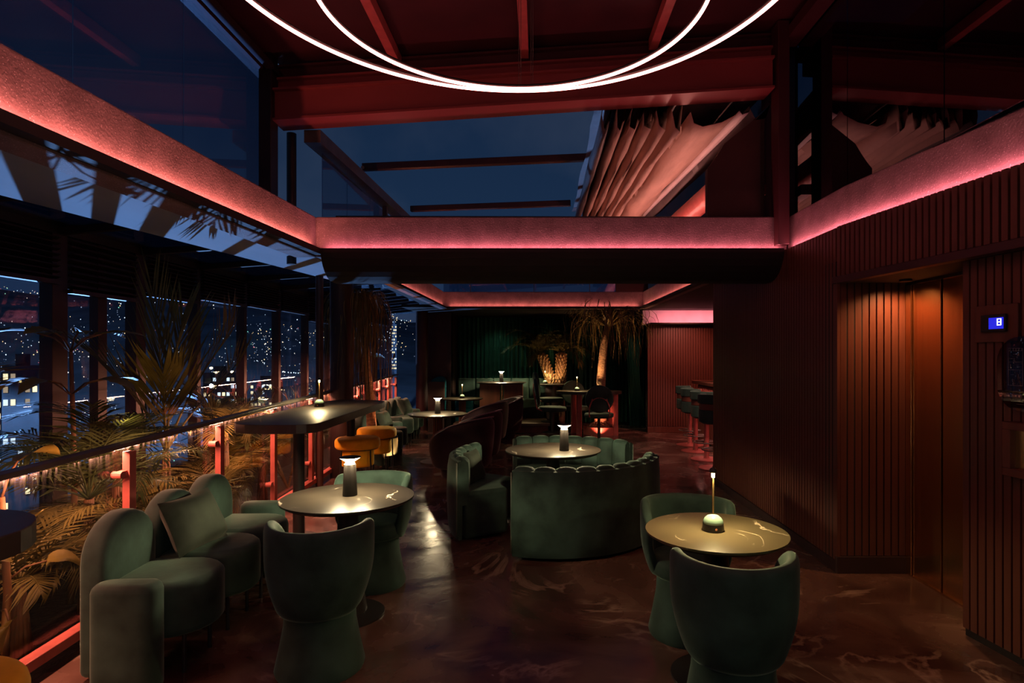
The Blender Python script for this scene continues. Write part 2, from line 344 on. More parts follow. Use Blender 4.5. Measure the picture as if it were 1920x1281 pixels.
def slats(parent, p0, p1, z0, z1, pitch, width, depth, normal, m='slat', skip=None):
    """vertical slats from p0 to p1 (plan), proud of the line by depth along normal; one mesh shared"""
    p0, p1, n = Vector((*p0, 0)), Vector((*p1, 0)), Vector((*normal, 0)).normalized()
    L = (p1 - p0).length; cnt = int(L / pitch); d = (p1 - p0).normalized()
    me = MB().box((-width / 2, 0, 0), (width / 2, depth, z1 - z0)).mesh('slat', M[m])
    ang = math.atan2(d.y, d.x); flip = Vector((-math.sin(ang), math.cos(ang), 0)).dot(n) < 0
    for k in range(cnt):
        c = p0 + d * (k + .5) * pitch
        if skip and skip(c): continue
        o = bpy.data.objects.new('slat', me); C.objects.link(o); o.parent = parent
        o.location = (c.x, c.y, z0); o.rotation_euler = (0, 0, ang + (math.pi if flip else 0))
def G(px, py, z=0.0):
    """point at height z that the photograph shows at pixel (px, py)"""
    y = (H - z) * F / (py - CY); return Vector(((px - CX) * y / F, y, z))
def A(px, py, y): return Vector(((px - CX) * y / F, y, H - (py - CY) * y / F))
# ================================================================== the setting
struct(MB().prism([(Bx(-2) , -2), (5.2, -2), (5.2, 15.6), (-4.2, 15.6), (-4.2, 13.0), (Bx(13), 13.0)], -.12, 0).obj('floor', 'floor'), 'polished dark brown resin floor with pale swirls')
# --- right wall: timber slats, set-back lift bay, fascia above
wr = struct(MB().box((2.225, 4.40, 0), (2.42, 7.58, 2.50)).obj('wall_right', 'slatback'), 'dark red slatted timber wall')
slats(wr, (2.225, 4.42), (2.225, 7.57), .09, 2.55, .052, .037, .025, (-1, 0))
MB().box((2.225, 7.55, 0), (2.30, 7.60, 2.5)).obj('end_board', 'slat', wr)
MB().box((2.19, 4.42, 0), (2.225, 7.58, .085)).obj('plinth', 'brown', wr, bevel=.004)
wj = struct(MB().box((2.2, 4.42, 0), (2.80, 4.60, 2.3)).obj('wall_lift_return', 'slatback'), 'slatted return wall beside the lift door')
slats(wj, (2.218, 4.42), (2.705, 4.42), .13, 2.14, .054, .043, .022, (0, -1))
MB().box((2.19, 4.39, 0), (2.72, 4.42, .125)).obj('plinth', 'brown', wj, bevel=.004)
MB().box((2.195, 4.392, .125), (2.218, 4.42, 2.14)).obj('corner_board', 'slat', wj)
# lift door
d1 = struct(MB().box((2.735, 3.44, 0), (2.80, 4.42, 2.16)).obj('door_1', 'black'), 'brushed bronze lift door with two panels')
MB().box((2.700, 4.335, .01), (2.735, 4.415, 2.13)).obj('jamb', 'goldtrim', d1, bevel=.002)
MB().box((2.712, 4.03, .01), (2.735, 4.325, 2.12)).obj('panel', 'gold', d1, bevel=.002)
MB().box((2.720, 3.44, .01), (2.740, 4.02, 2.12)).obj('panel', 'gold', d1, bevel=.002)
MB().box((2.70, 3.44, 0), (2.74, 4.42, .012)).obj('sill', 'goldtrim', d1)
MB().box((2.70, 3.44, 2.12), (2.74, 4.42, 2.145)).obj('header', 'black', d1)
spot('lift_downlight', (2.58, 4.20, 2.12), (2.60, 4.36, 0), (1, .42, .16), 38, 150, .9, .03)
struct(MB().lathe([(.03, 2.128), (.04, 2.125), (.04, 2.14), (0, 2.14)], 20, (2.58, 4.20, 0)).obj('trim_50', 'black'))
# near wall beyond the lift
nx = lambda y: Rx(y) + .12
wn = struct(MB().prism([(nx(3.43), 3.43), (nx(.4), .4), (nx(.4) + .15, .4), (2.9, 3.3), (2.9, 3.43)], 0, 2.15).obj('wall_lift_side', 'slatback'), 'slatted wall carrying the lift display')
slats(wn, (nx(3.43), 3.43), (nx(1.2), 1.2), .05, 2.14, .052, .041, .022, (-1, -.13))
# fascia over the lift
wf = struct(MB().prism([(Rx(4.44) + .025, 4.44), (Rx(.4) + .025, .4), (Rx(.4) + .75, .4), (2.9, 4.44)], 2.14, 2.52).obj('wall_fascia', 'slatback'), 'slatted fascia above the lift')
slats(wf, (Rx(4.44) + .025, 4.42), (Rx(.4) + .025, .4), 2.19, 2.556, .052, .037, .025, (-1, -.13))
e0, e1 = (Rx(4.46) + .02, 4.46), (Rx(.4) + .02, .4)
struct(MB().bar((*e0, 2.162), (*e1, 2.162), .07, .05).obj('trim_1', 'redceil', bevel=.004), 'red edge board under the slatted fascia')
# --- far right: bar wall and cove
wb = struct(MB().box((2.28, 12.53, 0), (5.2, 12.7, 2.28)).obj('wall_bar', 'slatback'), 'red slatted wall behind the bar stools')
slats(wb, (2.28, 12.53), (4.5, 12.53), .13, 2.27, .053, .042, .025, (0, -1))
MB().box((2.28, 12.49, 0), (5.2, 12.53, .12)).obj('plinth', 'slat', wb, bevel=.004)
struct(MB().box((2.2, 12.60, 2.26), (5.2, 12.7, 2.7)).obj('wall_cove', 'plaster'), 'pale cove lit pink above the slatted bar wall')
struct(MB().box((2.28, 12.20, 2.26), (5.2, 12.60, 2.285)).obj('trim_2', 'brown'), 'ledge of the pink cove')
struct(MB().box((4.55, 4.6, 0), (4.7, 12.53, 2.5)).obj('wall_bar_side', 'slatback'))
# --- back wall behind curtain, back-left wall
struct(MB().box((-2.0, 14.45, 0), (2.7, 14.6, 2.7)).obj('wall_back', 'brown'))
struct(MB().box((2.55, 12.7, 0), (2.7, 14.5, 2.6)).obj('wall_back_side', 'brown'))
struct(MB().box((-2.72, 13.35, 0), (-1.95, 13.5, 2.6)).obj('wall_back_left', 'redceil'), 'dark red wall left of the green curtain')
struct(MB().box((-2.03, 13.3, 0), (-1.95, 14.5, 2.6)).obj('wall_curtain_end', 'brown'))
# --- light troughs: bands
def band(name, p0, p1, z0, z1, th, nrm, label):
    """upright concrete band whose inner face runs p0-p1; th thick away from the room"""
    p0, p1, n = Vector(p0), Vector(p1), Vector(nrm)
    a = [(p0.x, p0.y), (p1.x, p1.y), (p1.x + n.x * th, p1.y + n.y * th), (p0.x + n.x * th, p0.y + n.y * th)]
    return struct(MB().prism(a, z0, z1).obj(name, 'band', bevel=.012), label)
band('trim_3', (Lx(-1.5) - .075, -1.5), (Lx(5.45) - .075, 5.45), 2.50, 2.868, .2, (-1, 0), 'pink-lit concrete band with painted-in glints along the planter side')
band('trim_4', (-2.03, 5.43), (2.26, 5.43), 2.50, 2.868, .2, (0, 1), 'pink-lit concrete band above the dark bulkhead')
bp = [(2.27, 5.45), (2.27, 4.44), (Rx(.4) + .07, .4), (Rx(.4) + .27, .4), (2.47, 4.44), (2.47, 5.45)]
struct(MB().prism(bp, 2.50, 2.868).obj('trim_5', 'band', bevel=.012), 'pink-lit concrete band above the slatted wall')
# lip under the left band and the dark ledge below it
struct(MB().prism([(Lx(-1.5), -1.5), (Lx(5.40), 5.40), (Lx(5.40) - .26, 5.40), (Lx(-1.5) - .26, -1.5)], 2.515, 2.55).obj('trim_6', 'soffit'), 'dark ledge under the planter-side band')
struct(MB().prism([(Lx(-1.5) , -1.5), (Lx(5.40), 5.40), (Lx(5.40) - .012, 5.40), (Lx(-1.5) - .012, -1.5)], 2.55, 2.568).obj('trim_7', 'soffit'))
# bulkhead with rounded lower edge
pr = [(5.35, 2.568), (5.362, 2.568), (5.362, 2.55), (5.43, 2.55), (5.78, 2.55), (5.78, 2.30), (5.66, 2.30)]
for k in range(7):
    a = R(k * 15); pr.append((5.66 - .24 * math.sin(a) - .012 * k, 2.54 - .24 * math.cos(a)))
pr[-1] = (5.35, 2.53)
struct(MB().loft([[(x, y, z) for y, z in pr] for x in (-1.955, 2.2)]).obj('ceiling_bulkhead', 'soffit'), 'dark bulkhead with rounded lower edge across the room')
# --- second room ceiling with trough
def ceil(name, x0, y0, x1, y1, z0=2.565, z1=2.62, m='soffit'): return struct(MB().box((x0, y0, z0), (x1, y1, z1)).obj(name, m))
ceil('ceiling_front', -1.95, 5.78, 4.7, 7.32)
ceil('ceiling_bar', 2.12, 7.32, 4.7, 12.6)
ceil('ceiling_back', -2.7, 11.75, 2.2, 14.5)
ceil('ceiling_side', -2.05, 7.32, -1.93, 11.75)
band('trim_8', (-1.91, 7.3), (-1.86, 11.8), 2.53, 2.868, .1, (-1, 0), 'pink-lit band on the planter side of the second ceiling opening')
band('trim_9', (-1.88, 11.74), (2.05, 11.74), 2.53, 2.868, .1, (0, 1), 'pink-lit band at the curtain end of the second ceiling opening')
band('trim_10', (2.11, 7.3), (2.05, 11.8), 2.53, 2.868, .1, (1, 0), 'pink-lit band on the bar side of the second ceiling opening')
for k, (a, b) in enumerate((((-1.845, 7.3), (-1.79, 11.66)), ((2.045, 7.3), (1.98, 11.66)))):
    s = -1 if k == 0 else 1
    struct(MB().prism([a, b, (b[0] + s * .07, b[1]), (a[0] + s * .07, a[1])], 2.53, 2.565).obj('trim_%d' % (11 + k), 'soffit'))
struct(MB().box((-1.79, 11.655, 2.53), (1.98, 11.75, 2.565)).obj('trim_13', 'soffit'))
w9 = struct(MB().box((-1.88, 11.80, 2.868), (1.55, 11.81, 4.3)).obj('window_9', 'glassup'), 'clerestory glass above the second ceiling opening')
for x in (-1.35, -.1, 1.0): MB().box((x, 11.78, 2.868), (x + .012, 11.80, 4.3)).obj('joint', 'rail', w9)
struct(MB().box((1.52, 11.74, 2.868), (2.15, 11.84, 3.3)).obj('trim_14', 'redceil'))
# columns
def column(name, x, y, r, m, label, z1=2.6):
    return struct(MB().lathe([(r, 0), (r, z1)], 28, (x, y, 0)).obj(name, m, smooth='auto'), label)
column('column_1', -2.62, 7.95, .15, 'brown', 'stout dark brown round column beside the hanging-leaf tree')
column('column_2', -2.52, 12.9, .13, 'redceil', 'dark red round column near the curtain')
column('column_3', -2.66, 7.25, .045, 'mullion', 'slim brown post at the end of the glass roof')
# dark louvered return between glass roof and the second room
# ================================================================== left glass lean-to
XW = -4.0
MY = [.9, 1.93, 2.95, 3.95, 4.92, 5.92, 6.93, 8.03, 9.09, 10.2, 11.3, 12.4, 13.5, 14.6, 15.7]
MW = {4: .16, 5: .15}
struct(MB().box((XW - .1, -1, -.6), (XW + .05, 15.8, .35)).obj('wall_planter_outer', 'brown'))
struct(MB().box((XW - .02, -1, -.4), (-2.2, 15.8, -.12)).obj('ground_planter', 'dirt'), 'dark soil of the planter bed')
win_bot = [2.18, 2.18, 2.18, 2.185, 2.125, 2.2, 2.255, 2.27, 2.29, 2.2, 2.15, 2.2, 2.38, 2.38]
for k in range(len(MY) - 1):
    y0, y1 = MY[k], MY[k + 1]
    wn_ = struct(MB().box((XW - .008, y0, .35), (XW, y1, 2.62)).obj('window_%d' % (20 + k), 'glass'))
    wd = MW.get(k, .075)
    MB().box((XW - .05, y0 - wd / 2, .35), (XW + .06, y0 + wd / 2, 2.64)).obj('mullion', 'mullion', wn_, bevel=.004)
    if k == 4: MB().box((XW - .04, 5.37, .35), (XW + .04, 5.48, 2.64)).obj('mullion', 'mullion', wn_)
    # rolled-up louvre blind
    bl = thing('louvre_blind', 'dark louvre blind drawn up above the window bay %s' % (
        ['beside the photographer', 'beyond the first post', 'before the leaf tip', 'with the tall lit tower', 'with the twin mullions', 'behind the tall palm', 'showing the bright hillside',
         'showing the hill road lights', 'showing the last hill lights', 'beside the slim brown post', 'behind the hanging-leaf tree', 'past the stout column', 'with the broad leaf', 'at the far end'][k]), 'blind', (XW + .07, (y0 + y1) / 2, 0), 0, 'louvre blinds above the windows')
    zb = win_bot[k]; n = 8; L = (y1 - y0) - wd
    sm = MB().add([(-.028, -L / 2, -.012), (.028, -L / 2, .012), (.028, L / 2, .012), (-.028, L / 2, -.012), (-.028, -L / 2, -.006), (.028, -L / 2, .018), (.028, L / 2, .018), (-.028, L / 2, -.006)],
                  [(3, 2, 1, 0), (4, 5, 6, 7), (0, 1, 5, 4), (1, 2, 6, 5), (2, 3, 7, 6), (3, 0, 4, 7)]).mesh('slat', M['blackm'])
    for j in range(n):
        o = bpy.data.objects.new('slat', sm); C.objects.link(o); o.parent = bl; o.location = (0, 0, zb + .05 + j * (2.58 - zb - .05) / (n - .5))
    MB().box((-.03, -L / 2, zb), (.03, L / 2, zb + .035)).obj('bottom_bar', 'mullion', bl)
    MB().box((-.045, -L / 2, zb + .03), (-.04, L / 2, 2.62)).obj('backing', 'blackm', bl)
# pale ceiling strip between the band and the glass roof, lit from the yard below
struct(MB().prism([(XW * 0 - 2.02 - .2, 7.9), (Lx(5.4) - .25, 5.4), (Lx(-1) - .25, -1), (-3.75, -1), (-3.32, 3.2), (-2.72, 7.3), (-2.62, 7.9)], 2.575, 2.60).obj('ceiling_strip', 'strip'), 'pale ceiling strip catching blue light and palm shadows')
# glass roof
XR = lambda y: Lx(min(y, 5.4)) - .24
struct(MB().box((XW - .06, -1, 2.60), (XW + .08, 15.8, 2.70)).obj('trim_15', 'blackm'), 'dark eaves beam above the windows')
for k in range(len(MY) - 1):
    y0, y1 = MY[k], MY[k + 1]
    xr = -1.98 if y0 > 5.4 else XR(y1)
    if y1 > 10.9: xr = -2.7
    p = MB().add([(XW, y0, 2.66), (xr, y0, 2.80), (xr, y1, 2.80), (XW, y1, 2.66), (XW, y0, 2.666), (xr, y0, 2.806), (xr, y1, 2.806), (XW, y1, 2.666)],
                 [(3, 2, 1, 0), (4, 5, 6, 7), (0, 1, 5, 4), (1, 2, 6, 5), (2, 3, 7, 6), (3, 0, 4, 7)])
    wk = struct(p.obj('window_%d' % (40 + k), 'glassroof'))
    MB().bar((XW, y0, 2.625), (xr, y0, 2.765), .05, .06).obj('rafter', 'blackm', wk)
# ================================================================== balustrade
bal = thing('balustrade', 'glass balustrade with oxide red posts and grey rail along the planter', 'balustrade', (0, 0, 0))
MB().bar((Bx(-1.0), -1.0, Bz(-1.0) - .012), (Bx(12.6), 12.6, Bz(12.6) - .012), .075, .028).obj('top_rail', 'rail', bal, bevel=.004)
MB().bar((Bx(-1.0), -1.0, .10), (Bx(12.6), 12.6, .10), .07, .055).obj('bottom_rail', 'redsteel', bal, bevel=.004)
post = MB().box((-.022, -.03, .02), (.022, .03, 1.0)).mesh('post', M['redsteel'])
clamp = MB().box((-.02, -.075, -.02), (.02, -.028, .02)).tube([(-.03, -.085, 0), (.03, -.085, 0)], .024, 12).mesh('clamp', M['redsteel'])
PY = [2.52, 3.68, 4.84, 5.96, 7.1, 8.22, 9.35, 10.1, 10.9, 11.7, 12.5]
for k, y in enumerate(PY):
    o = bpy.data.objects.new('post', post); C.objects.link(o); o.parent = bal; o.location = (Bx(y) + .005, y, .08); o.scale = (1, 1, (Bz(y) - .06 - .08) / 1.0)
    for z in (.26, .86):
        c = bpy.data.objects.new('clamp', clamp); C.objects.link(c); c.parent = o; c.location = (-.01, 0, z)
ends = [(-.9, 1.35), (1.37, 2.42)] + [(PY[k] - .09, PY[k + 1] - .11) for k in range(len(PY) - 1)]
for a, b in ends:
    p = Vector((Bx(a) - .035, a)); q = Vector((Bx(b) - .035, b))
    MB().prism([(p.x, p.y), (q.x, q.y), (q.x - .01, q.y), (p.x - .01, p.y)], .14, Bz((a + b) / 2) - .05).obj('glass_pane', 'glassrail', bal)
    p2 = MB().prism([(p.x + .03, p.y), (q.x + .03, q.y), (q.x + .02, q.y), (p.x + .02, p.y)], 0, .16)
    p2.v = [(x, y, z + Bz(y)) for x, y, z in p2.v]
    p2.obj('upper_glass_pane', 'glassrail', bal)
# ================================================================== upper clerestory, roof, beams
SL = .065
def zr(z, x): return z + SL * x
for k, (a, b) in enumerate(((-1.4, 1.6), (1.61, 3.2), (3.21, 4.2), (4.21, 5.35))):
    struct(MB().box((-2.51, a, 2.86), (-2.50, b, 4.2)).obj('window_%d' % (60 + k), 'glassup'), 'tall clerestory pane above the planter-side band')
struct(MB().bar((-2.52, -1.4, 4.24), (-2.52, 5.55, 4.24), .12, .16).obj('trim_16', 'redceil'), 'dark red eaves beam on the planter side')
struct(MB().bar((-2.40, -1.4, 4.19), (-2.40, 5.55, 4.19), .06, .05).obj('trim_17', 'blackm'))
struct(MB().box((-2.50, 5.33, 2.6), (-2.39, 5.48, 4.35)).obj('column_4', 'black', bevel=.004), 'black steel post at the planter-side corner of the clerestory')
struct(MB().lathe([(.045, 2.5), (.045, 3.78)], 16, (-2.42, 5.85, 0)).obj('column_5', 'black', smooth='auto'), 'round black pipe post under the red beam')
struct(MB().box((2.14, 5.33, 2.6), (2.24, 5.50, 4.6)).obj('column_6', 'redceil', bevel=.004), 'dark red steel post at the wall-side corner of the clerestory')
# main transverse beam (I section)
def xbeam(name, x0, x1, zb, zt, y0, y1, m, label):
    v = []
    for x in (x0, x1):
        a, b = zr(zb, x), zr(zt, x)
        v.append([(x, y0, a), (x, y0, a + .02), (x, y0 + .05, a + .02), (x, y0 + .05, b - .02), (x, y0, b - .02), (x, y0, b), (x, y1, b), (x, y1, a)])
    return struct(MB().loft(v).obj(name, m), label)
xbeam('beam_1', -2.40, 2.12, 3.875, 4.165, 5.36, 5.62, 'redbeam', 'dark red steel beam spanning below the ring lights')
xbeam('beam_2', -2.45, 2.2, 4.17, 4.30, 5.45, 5.8, 'redbeam', 'upper dark red steel beam under the roof')
xbeam('beam_3', -2.45, 2.25, 4.30, 4.44, 5.50, 5.8, 'redceil', 'top dark red beam under the roof boards')
for k, (x, nm) in enumerate(((-1.30, 'planter-side'), (-.13, 'middle'), (1.05, 'wall-side'))):
    struct(MB().bar((x, -1.4, zr(4.40, x)), (x, 5.5, zr(4.40, x)), .075, .10).obj('beam_%d' % (4 + k), 'redsteel'), nm + ' red rafter running back to the beam')
rl = [[(x, y, zr(4.47, x) + dz) for y, dz in ((-1.4, 0), (5.8, 0), (5.8, .08), (-1.4, .08))] for x in (-2.6, 2.6)]
struct(MB().loft(rl).obj('ceiling', 'redceil'), 'dark red boarded roof above the rings')
for y in (1.2, 2.6, 4.0):
    struct(MB().bar((-2.5, y, zr(4.44, -2.5)), (2.4, y, zr(4.44, 2.4)), .10, .05).obj('trim_%d' % (30 + int(y)), 'redceil'))
# right clerestory: dark reflecting glass, frame, and the room behind it
for k, (a, b) in enumerate(((-1.0, 2.2), (2.21, 3.5), (3.51, 4.6), (4.61, 5.55))):
    struct(MB().box((2.36 + .02, a, 2.86), (2.39, b, 4.5)).obj('window_%d' % (70 + k), 'glassdark'), 'dark reflecting clerestory pane above the slatted wall')
struct(MB().bar((2.30, -1, 4.50), (2.30, 5.5, 4.50), .14, .10).obj('trim_40', 'redceil'), 'dark red head beam of the dark clerestory')
struct(MB().box((3.6, -1, 2.5), (3.7, 5.9, 4.9)).obj('wall_upper_right', 'brown'))
struct(MB().box((2.2, 5.9, 2.6), (3.7, 6.0, 4.9)).obj('wall_upper_end', 'brown'))
struct(MB().box((2.47, -1, 2.56), (3.7, 5.9, 2.62)).obj('ceiling_upper_right', 'soffit'))
for k in range(5):
    struct(MB().box((2.52 + k * .10, 5.6, 2.62), (2.52 + k * .10 + .035, 5.66, 3.45)).obj('trim_%d' % (41 + k), 'plaster'))
# ================================================================== terrace seen over the front band
# glass screen and beam on the planter side of the terrace
for k, (a, b) in enumerate(((5.95, 6.7), (6.72, 7.6), (7.62, 9.2))):
    struct(MB().box((-2.16, a, 2.75), (-2.15, b, 3.62)).obj('window_%d' % (80 + k), 'glassup'), 'glass screen of the terrace beyond the red beam')
struct(MB().bar((-2.16, 5.7, 3.70), (-2.05, 9.4, 3.70), .16, .12).obj('beam_7', 'rail'), 'sloping dark beam along the terrace glass')
struct(MB().box((-2.12, 8.1, 2.7), (-2.06, 8.16, 3.65)).obj('column_7', 'rail'), 'slim pale post of the terrace screen')
t = thing('awning_bar', 'upper dark awning cross bar against the night sky', 'awning bar', (0, 0, 0), 0, 'awning cross bars')
MB().bar(A(680, 314, 7.55), A(1112, 295, 7.4), .08, .09).obj('bar', 'mullion', t, bevel=.01)
MB().tube([A(680, 314, 7.50), A(680, 314, 7.44)], .022, 10).obj('end_bolt', 'rail', t)
t = thing('awning_bar', 'lower dark awning cross bar just above the pink band', 'awning bar', (0, 0, 0), 0, 'awning cross bars')
MB().bar(A(770, 392, 9.6), A(1070, 381, 9.4), .08, .09).obj('bar', 'mullion', t, bevel=.01)
t = thing('cable_rail', 'thin dark handrail along the top of the front band', 'handrail')
MB().tube([(-1.9, 5.6, 2.905), (2.1, 5.6, 2.895)], .012, 8).obj('rail', 'black', t, smooth=True)
for x in (-1.3, .3, 1.6): MB().tube([(x, 5.6, 2.86), (x, 5.6, 2.90)], .008, 6).obj('bracket', 'black', t)
# folded awning
aw = thing('folded_awning', 'retracted cloth awning folded in pleats and lit pink', 'awning', (0, 0, 0))
def ribbon(prof, name, m, y0=5.66, y1=9.9, amp=.012, nseg=14, th=.006, seed=0, shift=None):
    rnd = random.Random(seed); secs = []
    for i in range(nseg + 1):
        y = y0 + (y1 - y0) * i / nseg; top = []; bot = []
        for j, (x, z) in enumerate(prof):
            dx = amp * math.sin(3.1 * y + j * 1.7 + seed) + rnd.uniform(-1, 1) * amp * .5; dz = amp * math.cos(2.3 * y + j + seed)
            xx = x + dx - .06 * (y - y0) * (x - .6) / 1.4; top.append((xx, y, z + dz + SL * x)); bot.append((xx + th * .4, y, z + dz + th + SL * x))
        secs.append(top + bot[::-1])
    return MB().loft(secs).obj(name, m, aw, smooth=True)
for k in range(6):
    x = .62 + k * .135
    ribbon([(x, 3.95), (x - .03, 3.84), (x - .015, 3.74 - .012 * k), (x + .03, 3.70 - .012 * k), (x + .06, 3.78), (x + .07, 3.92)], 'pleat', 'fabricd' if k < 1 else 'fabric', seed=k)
ribbon([(1.42, 3.84), (1.47, 3.72), (1.58, 3.66), (1.72, 3.68), (1.86, 3.75), (1.90, 3.80)], 'hanging_cloth', 'fabric', amp=.02, seed=9)
ribbon([(1.90, 3.80), (1.93, 3.76), (1.99, 3.77), (2.0, 3.82)], 'hem', 'plaster', amp=.004, seed=4)
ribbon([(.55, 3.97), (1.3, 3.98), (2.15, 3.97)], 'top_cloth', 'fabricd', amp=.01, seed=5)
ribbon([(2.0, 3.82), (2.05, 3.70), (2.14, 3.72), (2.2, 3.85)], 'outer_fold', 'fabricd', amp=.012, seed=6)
MB().tube([(2.02, 5.8, 3.46), (1.88, 9.9, 3.46)], .13, 14).obj('roller', 'redsteel', aw, smooth='auto')
MB().bar((2.16, 5.8, 3.22), (1.98, 9.9, 3.22), .10, .10).obj('roller_beam', 'redsteel', aw)
area('led_terrace', (1.75, 5.8, 2.92), (1.62, 9.6, 2.92), .03, (1, .40, .33), 24, (-.12, 0, 1))
struct(MB().box((2.42, 5.8, 2.62), (2.5, 13.5, 5.0)).obj('wall_terrace', 'redceil'), 'dark red wall behind the folded awning')
# rounded dark panel in front of the awning end
pts = [(1.60, 2.86), (1.60, 3.38)]
for k in range(7):
    a = R(k * 8); pts.append((1.60 + .12 * (1 - math.cos(a)) + .02 * k, 3.38 + .022 * k * (1 + k * .13)))
pts += [(2.14, 3.92), (2.14, 2.86)]
mp = MB().loft([[(x, y, z) for x, z in pts] for y in (5.66, 5.74)])
struct(mp.obj('wall_terrace_panel', 'roundpanel'), 'dark panel with a rounded upper corner above the front band')
# ================================================================== ring lights
def ring(label, c, r, wires):
    t = thing('ring_light', label, 'ring light', (c[0], c[1], c[2]), 0, 'suspended ring lights')
    MB().ring((0, 0, 0), r, .0085, 160, 8).obj('diffuser', 'ring', t, smooth=True)
    prof = MB(); v = []
    MB().ring((0, 0, .017), r, .010, 160, 6).obj('housing', 'black', t, smooth=True)
    for a in wires:
        p = (r * math.cos(R(a)), r * math.sin(R(a)))
        MB().tube([(p[0], p[1], .02), (p[0], p[1], zr(4.47, c[0] + p[0]) - c[2] - .01)], .0018, 5).obj('suspension_wire', 'rail', t)
ring('wide pink-white ring light hung from the roof', (-.12, 2.385, 3.2), 1.22, (86, 90, 210, 330))
ring('smaller pink-white ring light hung inside the wide one', (-.115, 2.715, 3.21), .88, (85.5, 89.5, 200, 340))
# ================================================================== city beyond the glass
rc_ = random.Random(3)
def hill_z(d, az):
    """height of the far land: valley floor then a hillside"""
    ridge = 150 + 90 * math.exp(-((az + 33) / 9) ** 2) + 25 * math.sin(az * .23) + 12 * math.sin(az * .71 + 1)
    t = max(0, min(1, (d - 500) / 1900)); t = t * t * (3 - 2 * t)
    return -70 + (ridge + 70) * t
M['hill'] = mat('night_hillside', (.13, .16, .20), 1, var=(.01, .5), spec=0)
hv = []; az_list = [-100 + i * 2 for i in range(61)]; d_list = [60, 140, 250, 400, 600, 850, 1100, 1400, 1700, 2000, 2300, 2500, 2900]
hm = MB(); vv = []; ff = []
for az in az_list:
    for d in d_list: vv.append((d * math.sin(R(az)), d * math.cos(R(az)), hill_z(d, az) if d < 2600 else hill_z(2400, az) - 200))
nd = len(d_list)
for i in range(len(az_list) - 1):
    for j in range(nd - 1): ff.append((i * nd + j, (i + 1) * nd + j, (i + 1) * nd + j + 1, i * nd + j + 1))
hm.add(vv, ff); struct(hm.obj('hillside', 'hill', smooth=True), 'dark hillside and valley floor of the night city')
def spark(mb, p, r):
    x, y, z = p
    mb.add([(x + r, y, z), (x - r, y, z), (x, y + r, z), (x, y - r, z), (x, y, z + r), (x, y, z - r)], [(0, 2, 4), (2, 1, 4), (1, 3, 4), (3, 0, 4), (2, 0, 5), (1, 2, 5), (3, 1, 5), (0, 3, 5)])
cols = {'cool': ((.65, .85, 1), 2.2), 'white': ((1, .95, .8), 2.0), 'warm': ((1, .72, .35), 1.7), 'dim': ((.5, .65, .9), .55), 'green': ((.3, 1, .75), 1.0), 'red': ((1, .25, .3), 1.2)}
mbs = {k: MB() for k in cols}
keys = ['cool'] * 5 + ['white'] * 5 + ['warm'] * 5 + ['dim'] * 9 + ['green'] + ['red']
clusters = [(rc_.uniform(-76, -12), rc_.uniform(650, 2250), rc_.uniform(.8, 3.5), rc_.uniform(30, 160)) for _ in range(70)]
for _ in range(3600):
    c = rc_.choice(clusters)
    az = c[0] + rc_.gauss(0, c[2]); d = max(420, c[1] + rc_.gauss(0, c[3]))
    k = rc_.choice(keys); r = d / F * rc_.choice([.45, .5, .6, .7, 1.0])
    spark(mbs[k], (d * math.sin(R(az)), d * math.cos(R(az)), hill_z(d, az) + rc_.uniform(2, 10)), r)
for _ in range(500):
    az = rc_.uniform(-80, -12); d = rc_.uniform(180, 650); k = rc_.choice(keys)
    spark(mbs[k], (d * math.sin(R(az)), d * math.cos(R(az)), hill_z(d, az) + rc_.uniform(2, 20)), d / F * rc_.choice([.5, .7, 1.0, 1.3]))
def line(px0, py0, px1, py1, d, k, n, r=.8):
    for i in range(n):
        t_ = i / max(1, n - 1); p = A(px0 + (px1 - px0) * t_ + rc_.uniform(-1, 1), py0 + (py1 - py0) * t_ + rc_.uniform(-.6, .6), d); spark(mbs[k], p, d / F * r)
line(406, 607, 446, 607, 1500, 'cool', 26, 1.2); line(393, 617, 420, 615, 1500, 'white', 12, 1.0); line(375, 624, 425, 630, 1500, 'warm', 14, .7)
line(425, 630, 445, 642, 1500, 'white', 9, .8); line(470, 622, 500, 640, 1700, 'warm', 10, .6); line(492, 729, 532, 731, 320, 'warm', 16, 1.2); line(494, 722, 512, 722, 320, 'white', 7, 1.4)
line(0, 640, 40, 636, 1200, 'white', 12, 1.2); line(520, 696, 560, 700, 700, 'cool', 9, 1.2)
for k, (c, s) in cols.items():
    o = mbs[k].obj('city_lights', emis('city_light_' + k, c, s, False)); tag(o, k + ' toned points of light scattered over the night city', 'city lights', 'lights of the night city', 'stuff')
def tower(label, px, py_top, d, wpx, floors, bays, lit, col, seed, depth=14, group=None):
    rr = random.Random(seed); p = A(px, py_top, d); wd = wpx * d / F; zb = hill_z(math.hypot(p.x, p.y), -math.degrees(math.atan2(-p.x, p.y)))
    t = thing('apartment_tower', label, 'building', (p.x, p.y, min(zb, p.z - 12)), math.atan2(-p.x, p.y), group); hh = p.z - min(zb, p.z - 12)
    MB().box((-wd / 2, 0, 0), (wd / 2, depth, hh)).obj('body', col, t)
    MB().box((-wd * .2, 2, hh), (wd * .15, depth * .7, hh + 3)).obj('roof_house', col, t)
    vis = min(hh - 3, floors * 3.2)
    for f_ in range(floors):
        for b in range(bays):
            if rr.random() < lit:
                x = -wd / 2 + (b + .5) * wd / bays; z = hh - (f_ + .8) * vis / floors
                q = MB().box((x - wd / bays * .32, -.15, z - .9), (x + wd / bays * .32, .05, z + .6)).obj('window', rr.choice(['winw', 'winw', 'winc', 'wind']), t)
M['winw'] = emis('warm_lit_window', (1, .78, .42), 1.6, False); M['winc'] = emis('cool_lit_window', (.7, .85, 1), 1.2, False); M['wind'] = emis('dim_lit_window', (1, .75, .5), .35, False)
